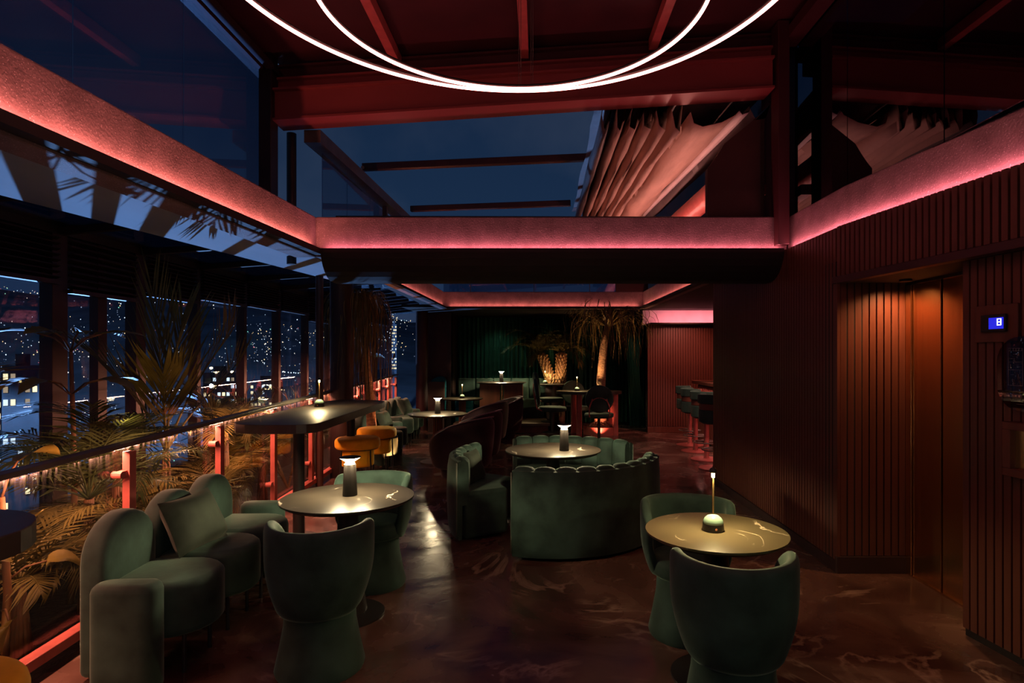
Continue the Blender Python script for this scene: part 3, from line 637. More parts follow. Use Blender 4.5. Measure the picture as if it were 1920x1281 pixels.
M['bld'] = mat('concrete_facade_night', (.04, .055, .085), .9, var=(.2, .3)); M['bld2'] = mat('dark_facade_night', (.04, .05, .075), .9, var=(.2, .3))
tower('blue-grey tower with a few warm lit windows beyond the first window', 45, 686, 150, 62, 12, 6, .35, 'bld', 1)
tower('lower dark block beside the blue-grey tower', 8, 720, 170, 24, 8, 3, .4, 'bld2', 2)
for k, (px, py, wp, nm) in enumerate(((52, 606, 22, 'behind the palm tip'), (136, 596, 14, 'first of the hilltop row'), (152, 594, 14, 'second of the hilltop row'), (167, 595, 12, 'third of the hilltop row'), (208, 598, 13, 'beside the bright lamp'),
                                      (223, 601, 12, 'behind the mullion'), (236, 604, 10, 'last of the hilltop row'))):
    tower('distant apartment tower ' + nm, px, py, 1300, wp * .8, 10, 5, .55, 'bld2', 20 + k, 20, 'distant apartment towers')
tower('low building with warm windows behind the small palm', 415, 700, 260, 60, 4, 8, .45, 'bld2', 40)
tower('low building with a lit shopfront beyond the bare branches', 500, 716, 330, 56, 4, 9, .5, 'bld2', 41)
tower('slim floodlit tower beyond the broad leaf', 739, 608, 600, 9, 14, 3, .7, 'bld', 42)
# flood lamps of the street below
st = [(396, 723, 120, 'bright white flood lamp on a mast beside the small palm'), (435, 697, 240, 'warm street lamp on a mast between the mullions'), (396, 690, 240, 'small warm street lamp left of its neighbour')]
for px, py, d, lb in st:
    p = A(px, py, d); t = thing('street_lamp', lb, 'street lamp', (p.x, p.y, p.z - 12))
    MB().tube([(0, 0, 0), (0, 0, 11.6)], .12, 6).obj('mast', 'blackm', t)
    r = d / F * (3.2 if d < 200 else 2.6); MB().lathe([(0, 11.4), (r, 11.7), (r, 12.2), (0, 12.4)], 10).obj('lamp_head', emis('lamp_head_glow_%d' % px, (.7, .85, 1) if d < 200 else (1, .75, .4), 9, False), t)
# ================================================================== furniture
def arcpts(r, a0, a1, n): return [(r * math.cos(R(a0 + (a1 - a0) * i / n)), r * math.sin(R(a0 + (a1 - a0) * i / n))) for i in range(n + 1)]
def rounded_rect(x0, y0, x1, y1, r, n=6):
    p = []
    for cx, cy_, a in ((x1 - r, y1 - r, 0), (x0 + r, y1 - r, 90), (x0 + r, y0 + r, 180), (x1 - r, y0 + r, 270)):
        for k in range(n + 1): p.append((cx + r * math.cos(R(a + 90 * k / n)), cy_ + r * math.sin(R(a + 90 * k / n))))
    return p
def puck(r, z0, z1, e, seg=40):
    """soft round cushion profile"""
    p = [(0, z0)]
    for k in range(5): a = R(-90 + k * 22.5); p.append((r - e + e * math.cos(a), z0 + e + e * math.sin(a)))
    for k in range(5): a = R(k * 22.5); p.append((r - e + e * math.cos(a), z1 - e + e * math.sin(a)))
    p.append((r * .5, z1 + .006)); p.append((0, z1 + .010)); return p
# --- tub dining chair: wrapped shell on a skirted conical base; faces +Y (back at -Y)
def tub_chair():
    t = thing('tub_chair', 'x', 'chair', group='green velvet tub chairs')
    MB().lathe([(.0, .0), (.215, .0), (.222, .02), (.20, .12), (.178, .24), (.172, .36), (0, .36)], 40).obj('base', 'velvet', t, smooth='auto')
    MB().lathe(puck(.215, .34, .455, .04)).obj('seat', 'velvet', t, smooth=True)
    secs = []; n = 30; span = 122
    for i in range(n + 1):
        u = -1 + 2 * i / n; a = R(-90 + u * span); e = abs(u)
        zt = .775 - .02 * math.cos(u * 1.5) - .12 * max(0, e - .72) ** 1.5 / .28 ** 1.5; zb = .30 + .05 * max(0, e - .5) / .5
        k = 1.0
        if e > .9: k = math.sqrt(max(.02, 1 - ((e - .9) / .1) ** 2))
        th = .055 * (.45 + .55 * k); zm = (zt + zb) / 2; zt = zm + (zt - zm) * (.85 + .15 * k); zb = zm - (zm - zb) * (.80 + .2 * k)
        q = []
        hts = [0, .12, .3, .5, .7, .88, .97]
        def rad(s): return .205 + .065 * math.sin(min(1, s * 1.7) * math.pi / 2)
        for s in hts: q.append((rad(s), zb + (zt - zb) * s))
        q.append((rad(1) - th * .35, zt)); q.append((rad(1) - th * .65, zt))
        for s in reversed(hts): q.append((rad(s) - th, zb + (zt - zb) * s))
        secs.append([(r * 1.0 * math.cos(a), r * .97 * math.sin(a), z) for r, z in q])
    MB().loft(secs).obj('shell', 'velvet', t, sub=1)
    return t
tc0 = tub_chair()
for i, (x, y, rz, lb) in enumerate(((-1.125, 3.08, 6, 'green velvet tub chair seen from behind, in front of the scalloped sofa'),
                                    (-1.16, 4.20, 178, 'green velvet tub chair facing out behind the table with the mushroom lamp'),
                                    (.86, 3.46, 172, 'green velvet tub chair tucked behind the table with the candle lamp'),
                                    (.845, 2.60, -6, 'green velvet tub chair seen from behind, before the slatted wall'))):
    placed(tc0, i > 0, (x, y, 0), R(rz), lb)
# --- scalloped sofa; back along -X, faces +X, units spread along Y (origin at the middle unit's back)
def scallop_sofa():
    t = thing('scalloped_sofa', 'x', 'sofa', group='scalloped green sofas'); P = .47
    arch = [(-.225, .02), (.225, .02), (.225, .57)] + [(.225 * math.cos(R(a)), .57 + .225 * math.sin(R(a))) for a in range(15, 180, 15)] + [(-.225, .57)]
    back = MB().loft([[(x, y, z) for y, z in arch] for x in (0, .13)]).mesh('backrest', M['velvet'], True)
    sp = [(.10, -.23)] + [(.34 + .24 * math.cos(R(a)) * 1.0, .232 * math.sin(R(a))) for a in range(-80, 81, 16)] + [(.10, .23)]
    seat = MB().prism(sp, .20, .475).mesh('seat', M['velvet'], True)
    leg = MB().tube([(0, 0, 0), (0, 0, .21)], .011, 8).mesh('leg', M['black'])
    for k in (-1, 0, 1):
        o = bpy.data.objects.new('backrest', back); C.objects.link(o); o.parent = t; o.location = (0, k * P, 0)
        b = o.modifiers.new('bevel', 'BEVEL'); b.width = .035; b.segments = 3; b.limit_method = 'ANGLE'; b.angle_limit = R(50)
        o = bpy.data.objects.new('seat', seat); C.objects.link(o); o.parent = t; o.location = (0, k * P, 0)
        b = o.modifiers.new('bevel', 'BEVEL'); b.width = .04; b.segments = 3; b.limit_method = 'ANGLE'; b.angle_limit = R(50)
        for s in (-1, 1):
            o = bpy.data.objects.new('leg', leg); C.objects.link(o); o.parent = t; o.location = (.46, k * P + s * .13, 0)
    for s in (-1, 1):
        MB().prism(rounded_rect(.14, s * .785 - .075, .45, s * .785 + .075, .07), .0, .53).obj('armrest', 'velvet', t, smooth=True, bevel=.04, seg=3)
    return t
ss0 = scallop_sofa()
placed(ss0, False, (-2.285, 3.60, 0), R(3), 'dark green scalloped sofa nearest the photographer, against the balustrade')
placed(ss0, True, (-2.62, 8.95, 0), R(4), 'dusky scalloped sofa behind the two yellow stools')
placed(ss0, True, (-2.86, 11.35, 0), R(0), 'green scalloped sofa beside the round table under the dark red column')
# --- cushions
def cushion(name, label, w, h, th, loc, rot, m, seed=0):
    secs = []; n = 10; mb = MB(); g = {}
    for side in (1, -1):
        for i in range(n + 1):
            for j in range(n + 1):
                u, v = -1 + 2 * i / n, -1 + 2 * j / n
                pin = 1 - .07 * (1 - u * u) * 0; k = (1 - u ** 4) * (1 - v ** 4)
                x = u * w / 2 * (1 - .06 * (1 - v * v) * abs(u)); z = v * h / 2 * (1 - .08 * (1 - u * u) * abs(v))
                y = side * th / 2 * (k ** .5) * (1 + .1 * math.sin(3 * u + 2 * v + seed))
                g[(side, i, j)] = len(mb.v); mb.v.append((x, y, z))
        for i in range(n):
            for j in range(n): mb.f.append((g[(side, i, j)], g[(side, i + 1, j)], g[(side, i + 1, j + 1)], g[(side, i, j + 1)]))
    o = mb.obj(name, m, None, smooth=True); o.location = loc; o.rotation_euler = rot
    tag(o, label, 'cushion'); return o
cushion('cushion', 'green oblong cushion leaning on the nearest scalloped sofa', .43, .33, .15, (-2.04, 3.54, .625), (R(-24), R(0), R(84)), 'velvet2', 1)
cushion('cushion', 'dark square cushion on the small channel-tufted booth seat', .30, .30, .12, (-.615, 5.60, .57), (R(-20), 0, R(68)), 'velvet2', 2)
cushion('cushion', 'green cushion on the scalloped sofa under the dark red column', .42, .34, .15, (-2.56, 11.45, .64), (R(-26), 0, R(80)), 'velvet', 3)
cushion('cushion', 'green cushion half hidden on the dusky scalloped sofa', .40, .30, .14, (-2.36, 9.1, .62), (R(-26), 0, R(80)), 'velvet2', 4)
# --- curved booth round the middle table
TC = Vector((.134, 5.57))
def booth(label, a0, a1, ro=.97, hgt=.735):
    t = thing('booth_seat', label, 'booth seat', (TC.x, TC.y, 0), 0, 'curved channel-tufted booth seats')
    n = max(8, int((a1 - a0) / 4))
    def arc(r0, r1, z0, z1, b0=a0, b1=a1, nn=n): return MB().prism(arcpts(r1, b0, b1, nn) + arcpts(r0, b0, b1, nn)[::-1], z0, z1)
    # bulged outer shell
    secs = []
    for i in range(n + 1):
        a = R(a0 + (a1 - a0) * i / n)
        q = [(ro - .05, .03), (ro - .02, .03), (ro, .10), (ro + .012, .35), (ro + .004, .60), (ro - .012, hgt - .035), (ro - .045, hgt - .03), (ro - .055, .3)]
        secs.append([(r * math.cos(a), r * math.sin(a), z) for r, z in q])
    MB().loft(secs).obj('outer_shell', 'velvet', t, smooth='auto')
    cnt = round((a1 - a0) / 10.5); st = (a1 - a0) / cnt
    for k in range(cnt):
        b0 = a0 + k * st; m = 6; s2 = []
        for i in range(m + 1):
            u = i / m; a = R(b0 + st * (.015 + .97 * u)); bul = math.sqrt(max(0, 1 - (2 * u - 1) ** 2)) if 0 < i < m else .0
            ri = ro - .115 - .03 * bul; zt = hgt - .02 + .018 * bul; ou = ro - .035 + .006 * bul
            q = [(ou, .32), (ou, zt - .05), (ou - .015, zt - .012), (ou - .045, zt), (ri + .03, zt - .006), (ri + .006, zt - .03), (ri, zt - .08), (ri, .32)]
            s2.append([(r * math.cos(a), r * math.sin(a), z) for r, z in q])
        MB().loft(s2).obj('back_channel', 'velvet', t, smooth='auto')
    arc(.47, ro - .08, .03, .43).obj('seat', 'velvet', t, smooth='auto', bevel=.03, seg=3)
    for a in (a0, a1):
        MB().tube([(( ro) * math.cos(R(a)), ( ro) * math.sin(R(a)), z) for z in (.06, .3, .5, .69)], .006, 6).obj('piping', 'piping', t, smooth=True)
    return t
booth('small curved tufted booth seat holding the dark square cushion', 146, 211)
booth('curved tufted booth seat on the far side of the middle table', 37, 113, 1.06)
booth('large curved tufted booth seat seen from behind, nearest the camera', -111, -6)
# --- round pedestal tables
def round_table(label, x, y, d, z, m='marble', ped='taper', edge='topedge'):
    t = thing('round_table', label, 'table', (x, y, 0)); r = d / 2
    MB().lathe([(0, z - .010), (r, z - .010), (r, z), (0, z)], 64).obj('tabletop', m, t, smooth='auto')
    MB().lathe([(0, z - .028), (r - .03, z - .028), (r - .002, z - .0105), (0, z - .0105)], 64).obj('top_edge', edge, t, smooth='auto')
    if ped == 'flute':
        MB().lathe([(0, 0), (.26, 0), (.26, .012), (.05, .02), (0, .02)], 40).obj('base_plate', 'rail', t, smooth='auto')
        MB().lathe([(.055, .02), (.055, z - .028)], 20).obj('column', 'black', t, smooth='auto')
        for k in range(12): MB().tube([(.062 * math.cos(R(30 * k)), .062 * math.sin(R(30 * k)), .02), (.062 * math.cos(R(30 * k)), .062 * math.sin(R(30 * k)), z - .03)], .011, 6).obj('flute', 'redwood', t, smooth='auto')
    else:
        MB().lathe([(0, 0), (.22, 0), (.22, .012), (.115, .03), (.085, .2), (.06, z - .1), (.075, z - .028), (0, z - .028)], 32).obj('pedestal', 'black', t, smooth='auto')
    return t
TZ = .73
round_table('dark veined stone table with the mushroom lamp beside the scalloped sofa', -1.18, 3.70, .80, TZ)
round_table('dark veined stone table with the mushroom lamp inside the curved booth', TC.x, TC.y, .89, TZ)
round_table('umber veined stone table with the candle lamp by the slatted wall', .883, 2.98, .69, TZ, 'marble2')
round_table('round table on a fluted column with a mushroom lamp, before the plum armchairs', -1.53, 9.05, .89, TZ, 'marble', 'flute')
round_table('round table with a candle lamp between the plum armchairs and a turquoise pouf', -1.58, 12.35, .85, TZ, 'marble', 'flute')
# --- table lamps
def mushroom_lamp():
    t = thing('mushroom_lamp', 'x', 'table lamp', group='cylinder table lamps with a glowing dish')
    MB().lathe([(0, 0), (.044, 0), (.045, .006), (.036, .195), (0, .195)], 28).obj('body', 'lampbody', t, smooth='auto')
    MB().lathe([(0, .195), (.030, .195), (.030, .203), (0, .203)], 24).obj('light_collar', 'dish', t)
    MB().lathe([(.014, .203), (.020, .207), (.064, .236), (.0, .237)], 28).obj('dish', 'dish', t, smooth='auto')
    MB().lathe([(0, .237), (.066, .237), (.066, .240), (.03, .245), (0, .246)], 28).obj('cap', 'lampbody', t, smooth='auto')
    return t
ml0 = mushroom_lamp()
ML = [((-1.18, 3.735, TZ), 'lit mushroom lamp on the stone table beside the scalloped sofa'), ((.235, 5.50, TZ), 'lit mushroom lamp on the table inside the curved booth'),
      ((-1.53, 9.05, TZ), 'lit mushroom lamp on the fluted table before the plum armchairs'), ((-.83, 13.3, 1.022), 'lit mushroom lamp on the tall brown panelled table')]
for i, (p, lb) in enumerate(ML):
    o = placed(ml0, i > 0, p, 0, lb)
    for k in range(4):          # the glow leaves all round under the cap, downwards and sideways
        a = R(90 * k + 45); c = (p[0] + .085 * math.cos(a), p[1] + .085 * math.sin(a), p[2] + .226)
        spot('mushroom_lamp_glow', c, (c[0], c[1], 0), WARM, 10.5, 168, .25, .015)
def candle_lamp():
    t = thing('candle_lamp', 'x', 'table lamp', group='slim candle-like table lamps')
    MB().lathe([(0, 0), (.052, 0), (.053, .004), (.051, .036), (0, .036)], 32).obj('base', 'black', t, smooth='auto')
    MB().lathe([(.0505, .036)] + [(.0505 * math.cos(R(a)), .036 + .045 * math.sin(R(a))) for a in range(10, 90, 10)] + [(0, .081)], 32).obj('dome', 'celadon', t, smooth=True)
    MB().tube([(0, -.0505, .018), (0, -.0545, .018)], .006, 12).obj('switch', 'copper', t)
    MB().tube([(0, 0, .08), (0, 0, .285)], .0052, 10).obj('stem', 'brass', t, smooth='auto')
    MB().lathe([(0, .262), (.008, .264), (.0085, .29), (0, .291)], 14).obj('light_tip', 'tip', t, smooth=True)
    return t
def candle_cap(t): MB().lathe([(.017, .288), (.019, .292), (.017, .305), (.009, .313), (0, .315)], 20).obj('cap', 'black', t, smooth=True)
cl0 = candle_lamp(); candle_cap(cl0)
CL = [((.872, 2.985, TZ), 'lit candle lamp with celadon dome on the umber stone table'), ((-2.38, 6.48, 1.052), 'lit candle lamp on the long bar table'),
      ((-1.58, 12.35, TZ), 'lit candle lamp on the table next to the turquoise pouf'), ((.78, 12.15, .892), 'lit candle lamp on the tree table'), ((.145, 13.6, .972), 'lit candle lamp on the table before the stout palms')]
for i, (p, lb) in enumerate(CL):
    placed(cl0, i > 0, p, 0, lb)
    spot('candle_lamp_light', (p[0], p[1] - .016, p[2] + .272), (p[0], p[1] - .016, p[2]), (1, .74, .36), 17, 168, .3, .012)
# --- bar tables
def bar_table(label, poly, z, legs, group=None):
    cx = sum(p[0] for p in poly) / len(poly); cy_ = sum(p[1] for p in poly) / len(poly)
    t = thing('bar_table', label, 'bar table', (cx, cy_, 0), 0, 'long bar tables with rounded ends')
    MB().prism([(x - cx, y - cy_) for x, y in poly], z - .075, z).obj('tabletop', 'wood', t, bevel=.004)
    for x, y in legs:
        MB().lathe([(0, 0), (.15, 0), (.15, .012), (.05, .02), (.048, z - .076), (0, z - .076)], 28, (x - cx, y - cy_, 0)).obj('leg', 'black', t, smooth='auto')
bar_table('long dark oak bar table with rounded end above the balustrade rail', [(-1.93 - .05, 7.45), (-2.50, 7.6), (-2.63, 7.2), (-2.56, 5.25)] + [(-2.56 + .30 - .30 * math.cos(R(a)), 5.1 - .32 * math.sin(R(a))) for a in (20, 45, 70, 90)] + [(-1.98, 4.78)] +
          [(-1.99 + .18 * math.sin(R(a)), 4.96 - .18 * math.cos(R(a))) for a in (15, 40, 65, 90)] + [(-1.86, 7.1), (-1.88, 7.3)], 1.05, [(-2.12, 5.28), (-2.2, 7.0)])
bar_table('black bar table end at the left edge of the picture', [(-2.28, .4), (-1.64, .4)] + [(-1.96 + .33 * math.cos(R(a)), 1.82 + .33 * math.sin(R(a))) for a in range(0, 181, 12)][1:-1] + [(-2.30, 1.7)], 1.05, [(-2.0, .9)])
# --- yellow stools
def pouf_stool():
    t = thing('pouf_stool', 'x', 'stool', group='mustard yellow drum stools')
    MB().lathe(puck(.255, .53, .66, .045)).obj('seat', 'yellow', t, smooth=True)
    MB().lathe(puck(.185, .33, .53, .03)).obj('lower_drum', 'yellow', t, smooth=True)
    MB().ring((0, 0, .535), .225, .008, 40, 6).obj('frame_ring', 'black', t, smooth=True)
    for k in range(4):
        a = R(45 + 90 * k); MB().tube([(.225 * math.cos(a), .225 * math.sin(a), .53), (.24 * math.cos(a), .24 * math.sin(a), 0)], .009, 8).obj('leg', 'black', t, smooth='auto')
    return t
ps0 = pouf_stool()
placed(ps0, False, (-2.10, 6.93, 0), R(10), 'mustard drum stool standing in front, at the bar table')
placed(ps0, True, (-2.13, 7.86, 0), R(30), 'mustard drum stool behind its twin, at the bar table')
placed(ps0, True, (-1.745, 1.66, 0), R(30), 'yellow drum stool peeking in at the bottom left corner')
# --- plum tub armchairs; face +Y in local space
def armchair():
    t = thing('tub_armchair', 'x', 'armchair', group='plum velvet tub armchairs')
    secs = []; n = 34; span = 140
    for i in range(n + 1):
        u = -1 + 2 * i / n; a = R(-90 + u * span); e = abs(u); th = .13
        zt = .80 - .34 * e ** 2.2; zb = .12
        ex = 1 if e < .94 else math.sqrt(max(.05, 1 - ((e - .94) / .06) ** 2)); th *= .4 + .6 * ex
        def rad(s): return .37 + .065 * math.sin(s * math.pi * .62)
        q = []
        for s in (0, .15, .35, .6, .8, .93): q.append((rad(s), zb + (zt - zb) * s))
        q += [(rad(1) - th * .3, zt - .005), (rad(1) - th * .7, zt - .01)]
        for s in (.9, .75, .5, .25, 0): q.append((rad(s) - th, zb + (zt - zb) * s))
        secs.append([(r * math.cos(a), r * 1.02 * math.sin(a), z) for r, z in q])
    MB().loft(secs).obj('shell', 'plum', t, sub=1)
    pth = []
    for i in range(n + 1):
        u = -1 + 2 * i / n; a = R(-90 + u * span * .97); zt = .80 - .34 * abs(u) ** 2.2; r = .37 + .065 * math.sin(math.pi * .62) - .012
        pth.append((r * math.cos(a), r * 1.02 * math.sin(a), zt + .0))
    MB().tube(pth, .009, 6).obj('piping', 'plumpipe', t, smooth=True)
    MB().lathe(puck(.32, .16, .43, .06), 36).obj('seat', 'plum', t, smooth=True)
    MB().lathe([(0, .0), (.27, .0), (.29, .13), (0, .13)], 36).obj('base', 'plum', t, smooth='auto')
    return t
ac0 = armchair()
for i, (x, y, rz, lb) in enumerate(((-1.03, 8.0, 62, 'plum velvet tub armchair nearest the curved booth'), (-.98, 8.95, 75, 'plum velvet tub armchair right behind the nearest plum one'),
                                    (-.98, 10.75, 68, 'plum velvet tub armchair, third one back from the booth'), (-.74, 11.75, 105, 'plum velvet tub armchair in front of the tall brown panelled table'))):
    placed(ac0, i > 0, (x, y, 0), R(rz), lb)
# --- swivel chairs with a round back; face +Y
def round_chair():
    t = thing('swivel_chair', 'x', 'chair', group='round-backed swivel chairs')
    MB().lathe([(0, 0), (.20, 0), (.20, .012), (.03, .025), (.028, .40), (0, .40)], 28).obj('pedestal', 'black', t, smooth='auto')
    MB().lathe(puck(.285, .42, .51, .04)).obj('seat', 'velvet', t, smooth=True)
    b = MB().lathe(puck(.265, 0, .075, .03)).obj('backrest', 'velvet', t, smooth=True); b.location = (0, -.265, .80); b.rotation_euler = (R(98), 0, 0)
    for s in (-1, 1): MB().tube([(s * .17, -.2, .44), (s * .19, -.31, .48), (s * .19, -.335, .62), (s * .13, -.345, .80)], .011, 8).obj('upright', 'redsteel', t, smooth='auto')
    pts = [(.19 * math.cos(R(a)), -.345, .62 + .20 * math.sin(R(a))) for a in range(0, 181, 15)]
    MB().tube(pts, .009, 6).obj('back_hoop', 'redsteel', t, smooth=True)
    return t
rc0 = round_chair()
placed(rc0, False, (1.16, 11.5, 0), R(-4), 'round-backed swivel chair seen from behind at the tree table')
placed(rc0, True, (.27, 11.75, .10), R(-88), 'round-backed swivel chair in profile on the podium side of the tree table')
placed(rc0, True, (.25, 12.75, .205), R(-80), 'round-backed swivel chair half hidden behind the one in profile')
placed(rc0, True, (.82, 13.05, .0), R(190), 'round-backed swivel chair behind the tree table, facing out')
# --- bar stools; face +X
def bar_stool():
    t = thing('bar_stool', 'x', 'bar stool', group='green bar stools at the counter')
    MB().lathe([(0, 0), (.24, 0), (.24, .012), (.05, .022), (.038, .05), (.038, .64), (0, .64)], 32).obj('pedestal', 'redsteel', t, smooth='auto')
    MB().ring((0, 0, .27), .19, .010, 36, 6).obj('foot_ring', 'rail', t, smooth=True)
    for k in range(3): MB().tube([(0, 0, .27), (.19 * math.cos(R(120 * k)), .19 * math.sin(R(120 * k)), .27)], .008, 6).obj('spoke', 'rail', t)
    MB().lathe(puck(.215, .64, .755, .045), 36).obj('seat', 'velvet', t, smooth=True)
    def band_(z0, z1, r0, r1, m, nm, sp=95):
        MB().prism(arcpts(r1, 180 - sp, 180 + sp, 18) + arcpts(r0, 180 - sp, 180 + sp, 18)[::-1], z0, z1).obj(nm, m, t, smooth='auto', bevel=.012)
    band_(.66, .84, .205, .235, 'velvet', 'lower_back'); band_(.84, .93, .212, .23, 'redwood', 'back_strip'); band_(.93, 1.06, .20, .25, 'velvet', 'back_pad')
    return t
bs0 = bar_stool()
for i, (x, y, lb) in enumerate(((2.72, 10.75, 'green bar stool farthest along the counter'), (2.64, 10.05, 'green bar stool second farthest along the counter'),
                                (2.60, 9.25, 'green bar stool third along the counter, before the slatted wall end'), (2.52, 8.5, 'green bar stool mostly hidden by the slatted wall end'))):
    placed(bs0, i > 0, (x, y, 0), R(14 * (i - 1)), lb)
t = thing('bar_counter', 'red wood bar counter behind the green stools', 'counter', (3.35, 9.7, 0))
MB().box((-.30, -1.9, 0), (.35, 1.7, 1.08)).obj('body', 'slatback', t); MB().box((-.42, -1.95, 1.08), (.40, 1.75, 1.14)).obj('worktop', 'redwood', t, bevel=.008)
sb = MB().box((-.02, -.02, 0), (0, .02, 1.0)).mesh('slat', M['slat'])
for k in range(60):
    o = bpy.data.objects.new('slat', sb); C.objects.link(o); o.parent = t; o.location = (-.30, -1.87 + k * .06, .04)
# --- podium, tall table, tree table, back tables, banquette, poufs
pd = struct(MB().prism([(-1.75, 12.45), (.20, 12.45), (.10, 14.2), (-1.75, 14.2)], 0, .15).obj('floor_podium', 'redwood'), 'low podium with weathered deck boards')
for k in range(11):
    y = 12.40 + k * .165; MB().box((-1.78, y, .15), (.24 - k * .012, y + .158, .20)).obj('plank', 'deck', pd, bevel=.004)
t = thing('panelled_table', 'tall round table with brown panelled base and a mushroom lamp', 'table', (-.83, 13.3, .2))
MB().lathe([(0, .79), (.50, .79), (.55, .81), (.55, .822), (0, .822)], 56).obj('tabletop', 'marble', t, smooth='auto')
MB().box((-.47, -.15, 0), (-.02, .15, .79)).obj('base_panel', 'redwood', t, bevel=.004); MB().box((.06, -.15, 0), (.48, .15, .79)).obj('base_panel', 'redwood', t, bevel=.004)
MB().tube([(.02, -.1, 0), (.02, -.1, .79)], .02, 12).obj('pole', 'goldtrim', t, smooth='auto')
tt = thing('tree_table', 'dark table with red legs built around the tree', 'table', (1.03, 12.25, 0))
ox = [(.66 * math.cos(R(a)) * 1.02, .40 * math.sin(R(a))) for a in range(0, 360, 15)]
outer = [(x, y) for x, y in ox]; hole = [(.25 + .15 * math.cos(R(a)), .08 + .15 * math.sin(R(a))) for a in range(0, 360, 15)]
mb = MB(); n = len(outer)
mb.v = [(x, y, z) for z in (.83, .89) for x, y in outer] + [(x, y, z) for z in (.83, .89) for x, y in hole]
for k in range(n):
    j = (k + 1) % n
    mb.f += [(k, j, n + j, n + k), (2 * n + j, 2 * n + k, 3 * n + k, 3 * n + j), (n + k, n + j, 3 * n + j, 3 * n + k), (j, k, 2 * n + k, 2 * n + j)]
mb.obj('tabletop', 'wood', tt, smooth='auto')
for x, y in ((-.22, -.28), (.52, -.16), (-.30, .22), (.46, .24)): MB().prism(rounded_rect(x - .055, y - .05, x + .055, y + .05, .03), .0, .83).obj('leg', 'redsteel', tt, smooth='auto')
pl = thing('planter_ring', 'round red steel planter full of bark under the tree table', 'planter', (1.28, 12.33, 0))
MB().lathe([(.36, 0), (.36, .16), (.34, .16), (.34, .05), (0, .05)], 44).obj('rim', 'redsteel', pl, smooth='auto')
so = MB(); vv = []
for i in range(9):
    for k in range(40):
        r = .335 * i / 8; a = 2 * math.pi * k / 40; vv.append((r * math.cos(a), r * math.sin(a), .12 + .24 * (1 - i / 8) ** 1.1 + random.uniform(-.02, .02)))
so.add(vv, [(i * 40 + k, i * 40 + (k + 1) % 40, (i + 1) * 40 + (k + 1) % 40, (i + 1) * 40 + k) for i in range(8) for k in range(40)]); so.obj('bark_mound', 'soil', pl)['kind'] = 'stuff'
spot('planter_uplight', (1.18, 11.72, .06), (1.28, 12.33, .45), (1, .30, .16), 38, 70, .6, .03)
spot('trunk_uplight', (1.06, 12.42, .92), (1.3, 12.35, 1.7), (1, .55, .25), 10, 70, .6, .02)
t = thing('small_table', 'small dark table with a candle lamp before the stout palms', 'table', (.30, 13.6, .0))
MB().lathe([(0, .93), (.33, .93), (.36, .955), (.36, .97), (0, .97)], 44).obj('tabletop', 'marble', t, smooth='auto'); MB().lathe([(.16, 0), (.16, .93)], 24).obj('pedestal', 'brown', t, smooth='auto')
bq = thing('banquette', 'green velvet banquette along the curtain', 'bench', (0, 14.0, .0))
for k in range(5):
    x = -1.9 + k * .42; MB().prism(rounded_rect(x, -.02, x + .41, .14, .05), .55, 1.08).obj('back_panel', 'velvet', bq, smooth='auto', bevel=.02)
MB().box((-1.9, -.50, .20), (.12, -.03, .62)).obj('seat', 'velvet', bq, bevel=.03)
def pouf(label, x, y, z, r, h):
    t = thing('pouf', label, 'pouf', (x, y, z)); MB().lathe(puck(r, 0, h * .72, .04)).obj('body', 'teal', t, smooth=True); MB().lathe(puck(r * 1.02, h * .72, h, .03)).obj('seat_pad', 'teal', t, smooth=True)
pouf('turquoise drum pouf behind the candle lamp table', -1.62, 13.05, .0, .20, .66)
t = thing('lounge_chair', 'turquoise lounge chair back showing above a dark partition', 'chair', (-2.16, 13.12, 0))
MB().loft([[(x, y, z) for x, z in [(-.2, .2), (.12, .2), (.12, 1.08), (.06, 1.16), (-.06, 1.15), (-.2, 1.08)]] for y in (0, .1)]).obj('backrest', 'teal', t, bevel=.03); MB().box((-.2, -.45, .2), (.12, 0, .45)).obj('seat', 'teal', t, bevel=.03)
for x in (-.17, .09):
    for y in (-.4, .06): MB().tube([(x, y, 0), (x, y, .22)], .012, 6).obj('leg', 'black', t)
struct(MB().box((-2.32, 12.52, 0), (-1.98, 12.6, 1.06)).obj('wall_partition', 'brown'), 'low dark partition before the turquoise chair')
# --- curtain
secs = []; n = 640
for i in range(n + 1):
    x = -1.93 + 4.45 * i / n; ph = x * 62 + 1.6 * math.sin(x * 3.1) + .8 * math.sin(x * 9.3)
    secs.append((x, 14.28 + .045 * math.sin(ph) + .02 * math.sin(ph * .37 + 1), .03 * math.sin(ph * .5)))
mb = MB(); nz = 7
for (x, y, s) in secs:
    for j in range(nz): z = .02 + 2.5 * j / (nz - 1); mb.v.append((x + s * .3 * (1 - j / nz), 14.28 + (y - 14.28) * (.75 + .35 * (1 - j / nz)), z))
for i in range(n):
    for j in range(nz - 1): mb.f.append((i * nz + j, (i + 1) * nz + j, (i + 1) * nz + j + 1, i * nz + j + 1))
tag(mb.obj('curtain', 'curtain', smooth=True), 'floor-length bottle green velvet curtain across the far wall', 'curtain')
mb = MB(); n = 60
for i in range(n + 1):
    for j in range(9):
        s = j / 8; x = 1.95 + .42 * (i / n) * (1 - .35 * math.sin(math.pi * s) ) + .10 * (1 - s); mb.v.append((x, 13.5 + .045 * math.sin(i * .95) , .02 + 2.48 * s))
for i in range(n):
    for j in range(8): mb.f.append((i * 9 + j, (i + 1) * 9 + j, (i + 1) * 9 + j + 1, i * 9 + j + 1))
tag(mb.obj('gathered_curtain', 'curtain', smooth=True), 'gathered green curtain hanging beside the red slatted wall', 'curtain')
spot('curtain_light_a', (-1.0, 13.55, 2.42), (-.9, 14.3, .9), (.75, 1, .75), 5, 100, .8, .05)
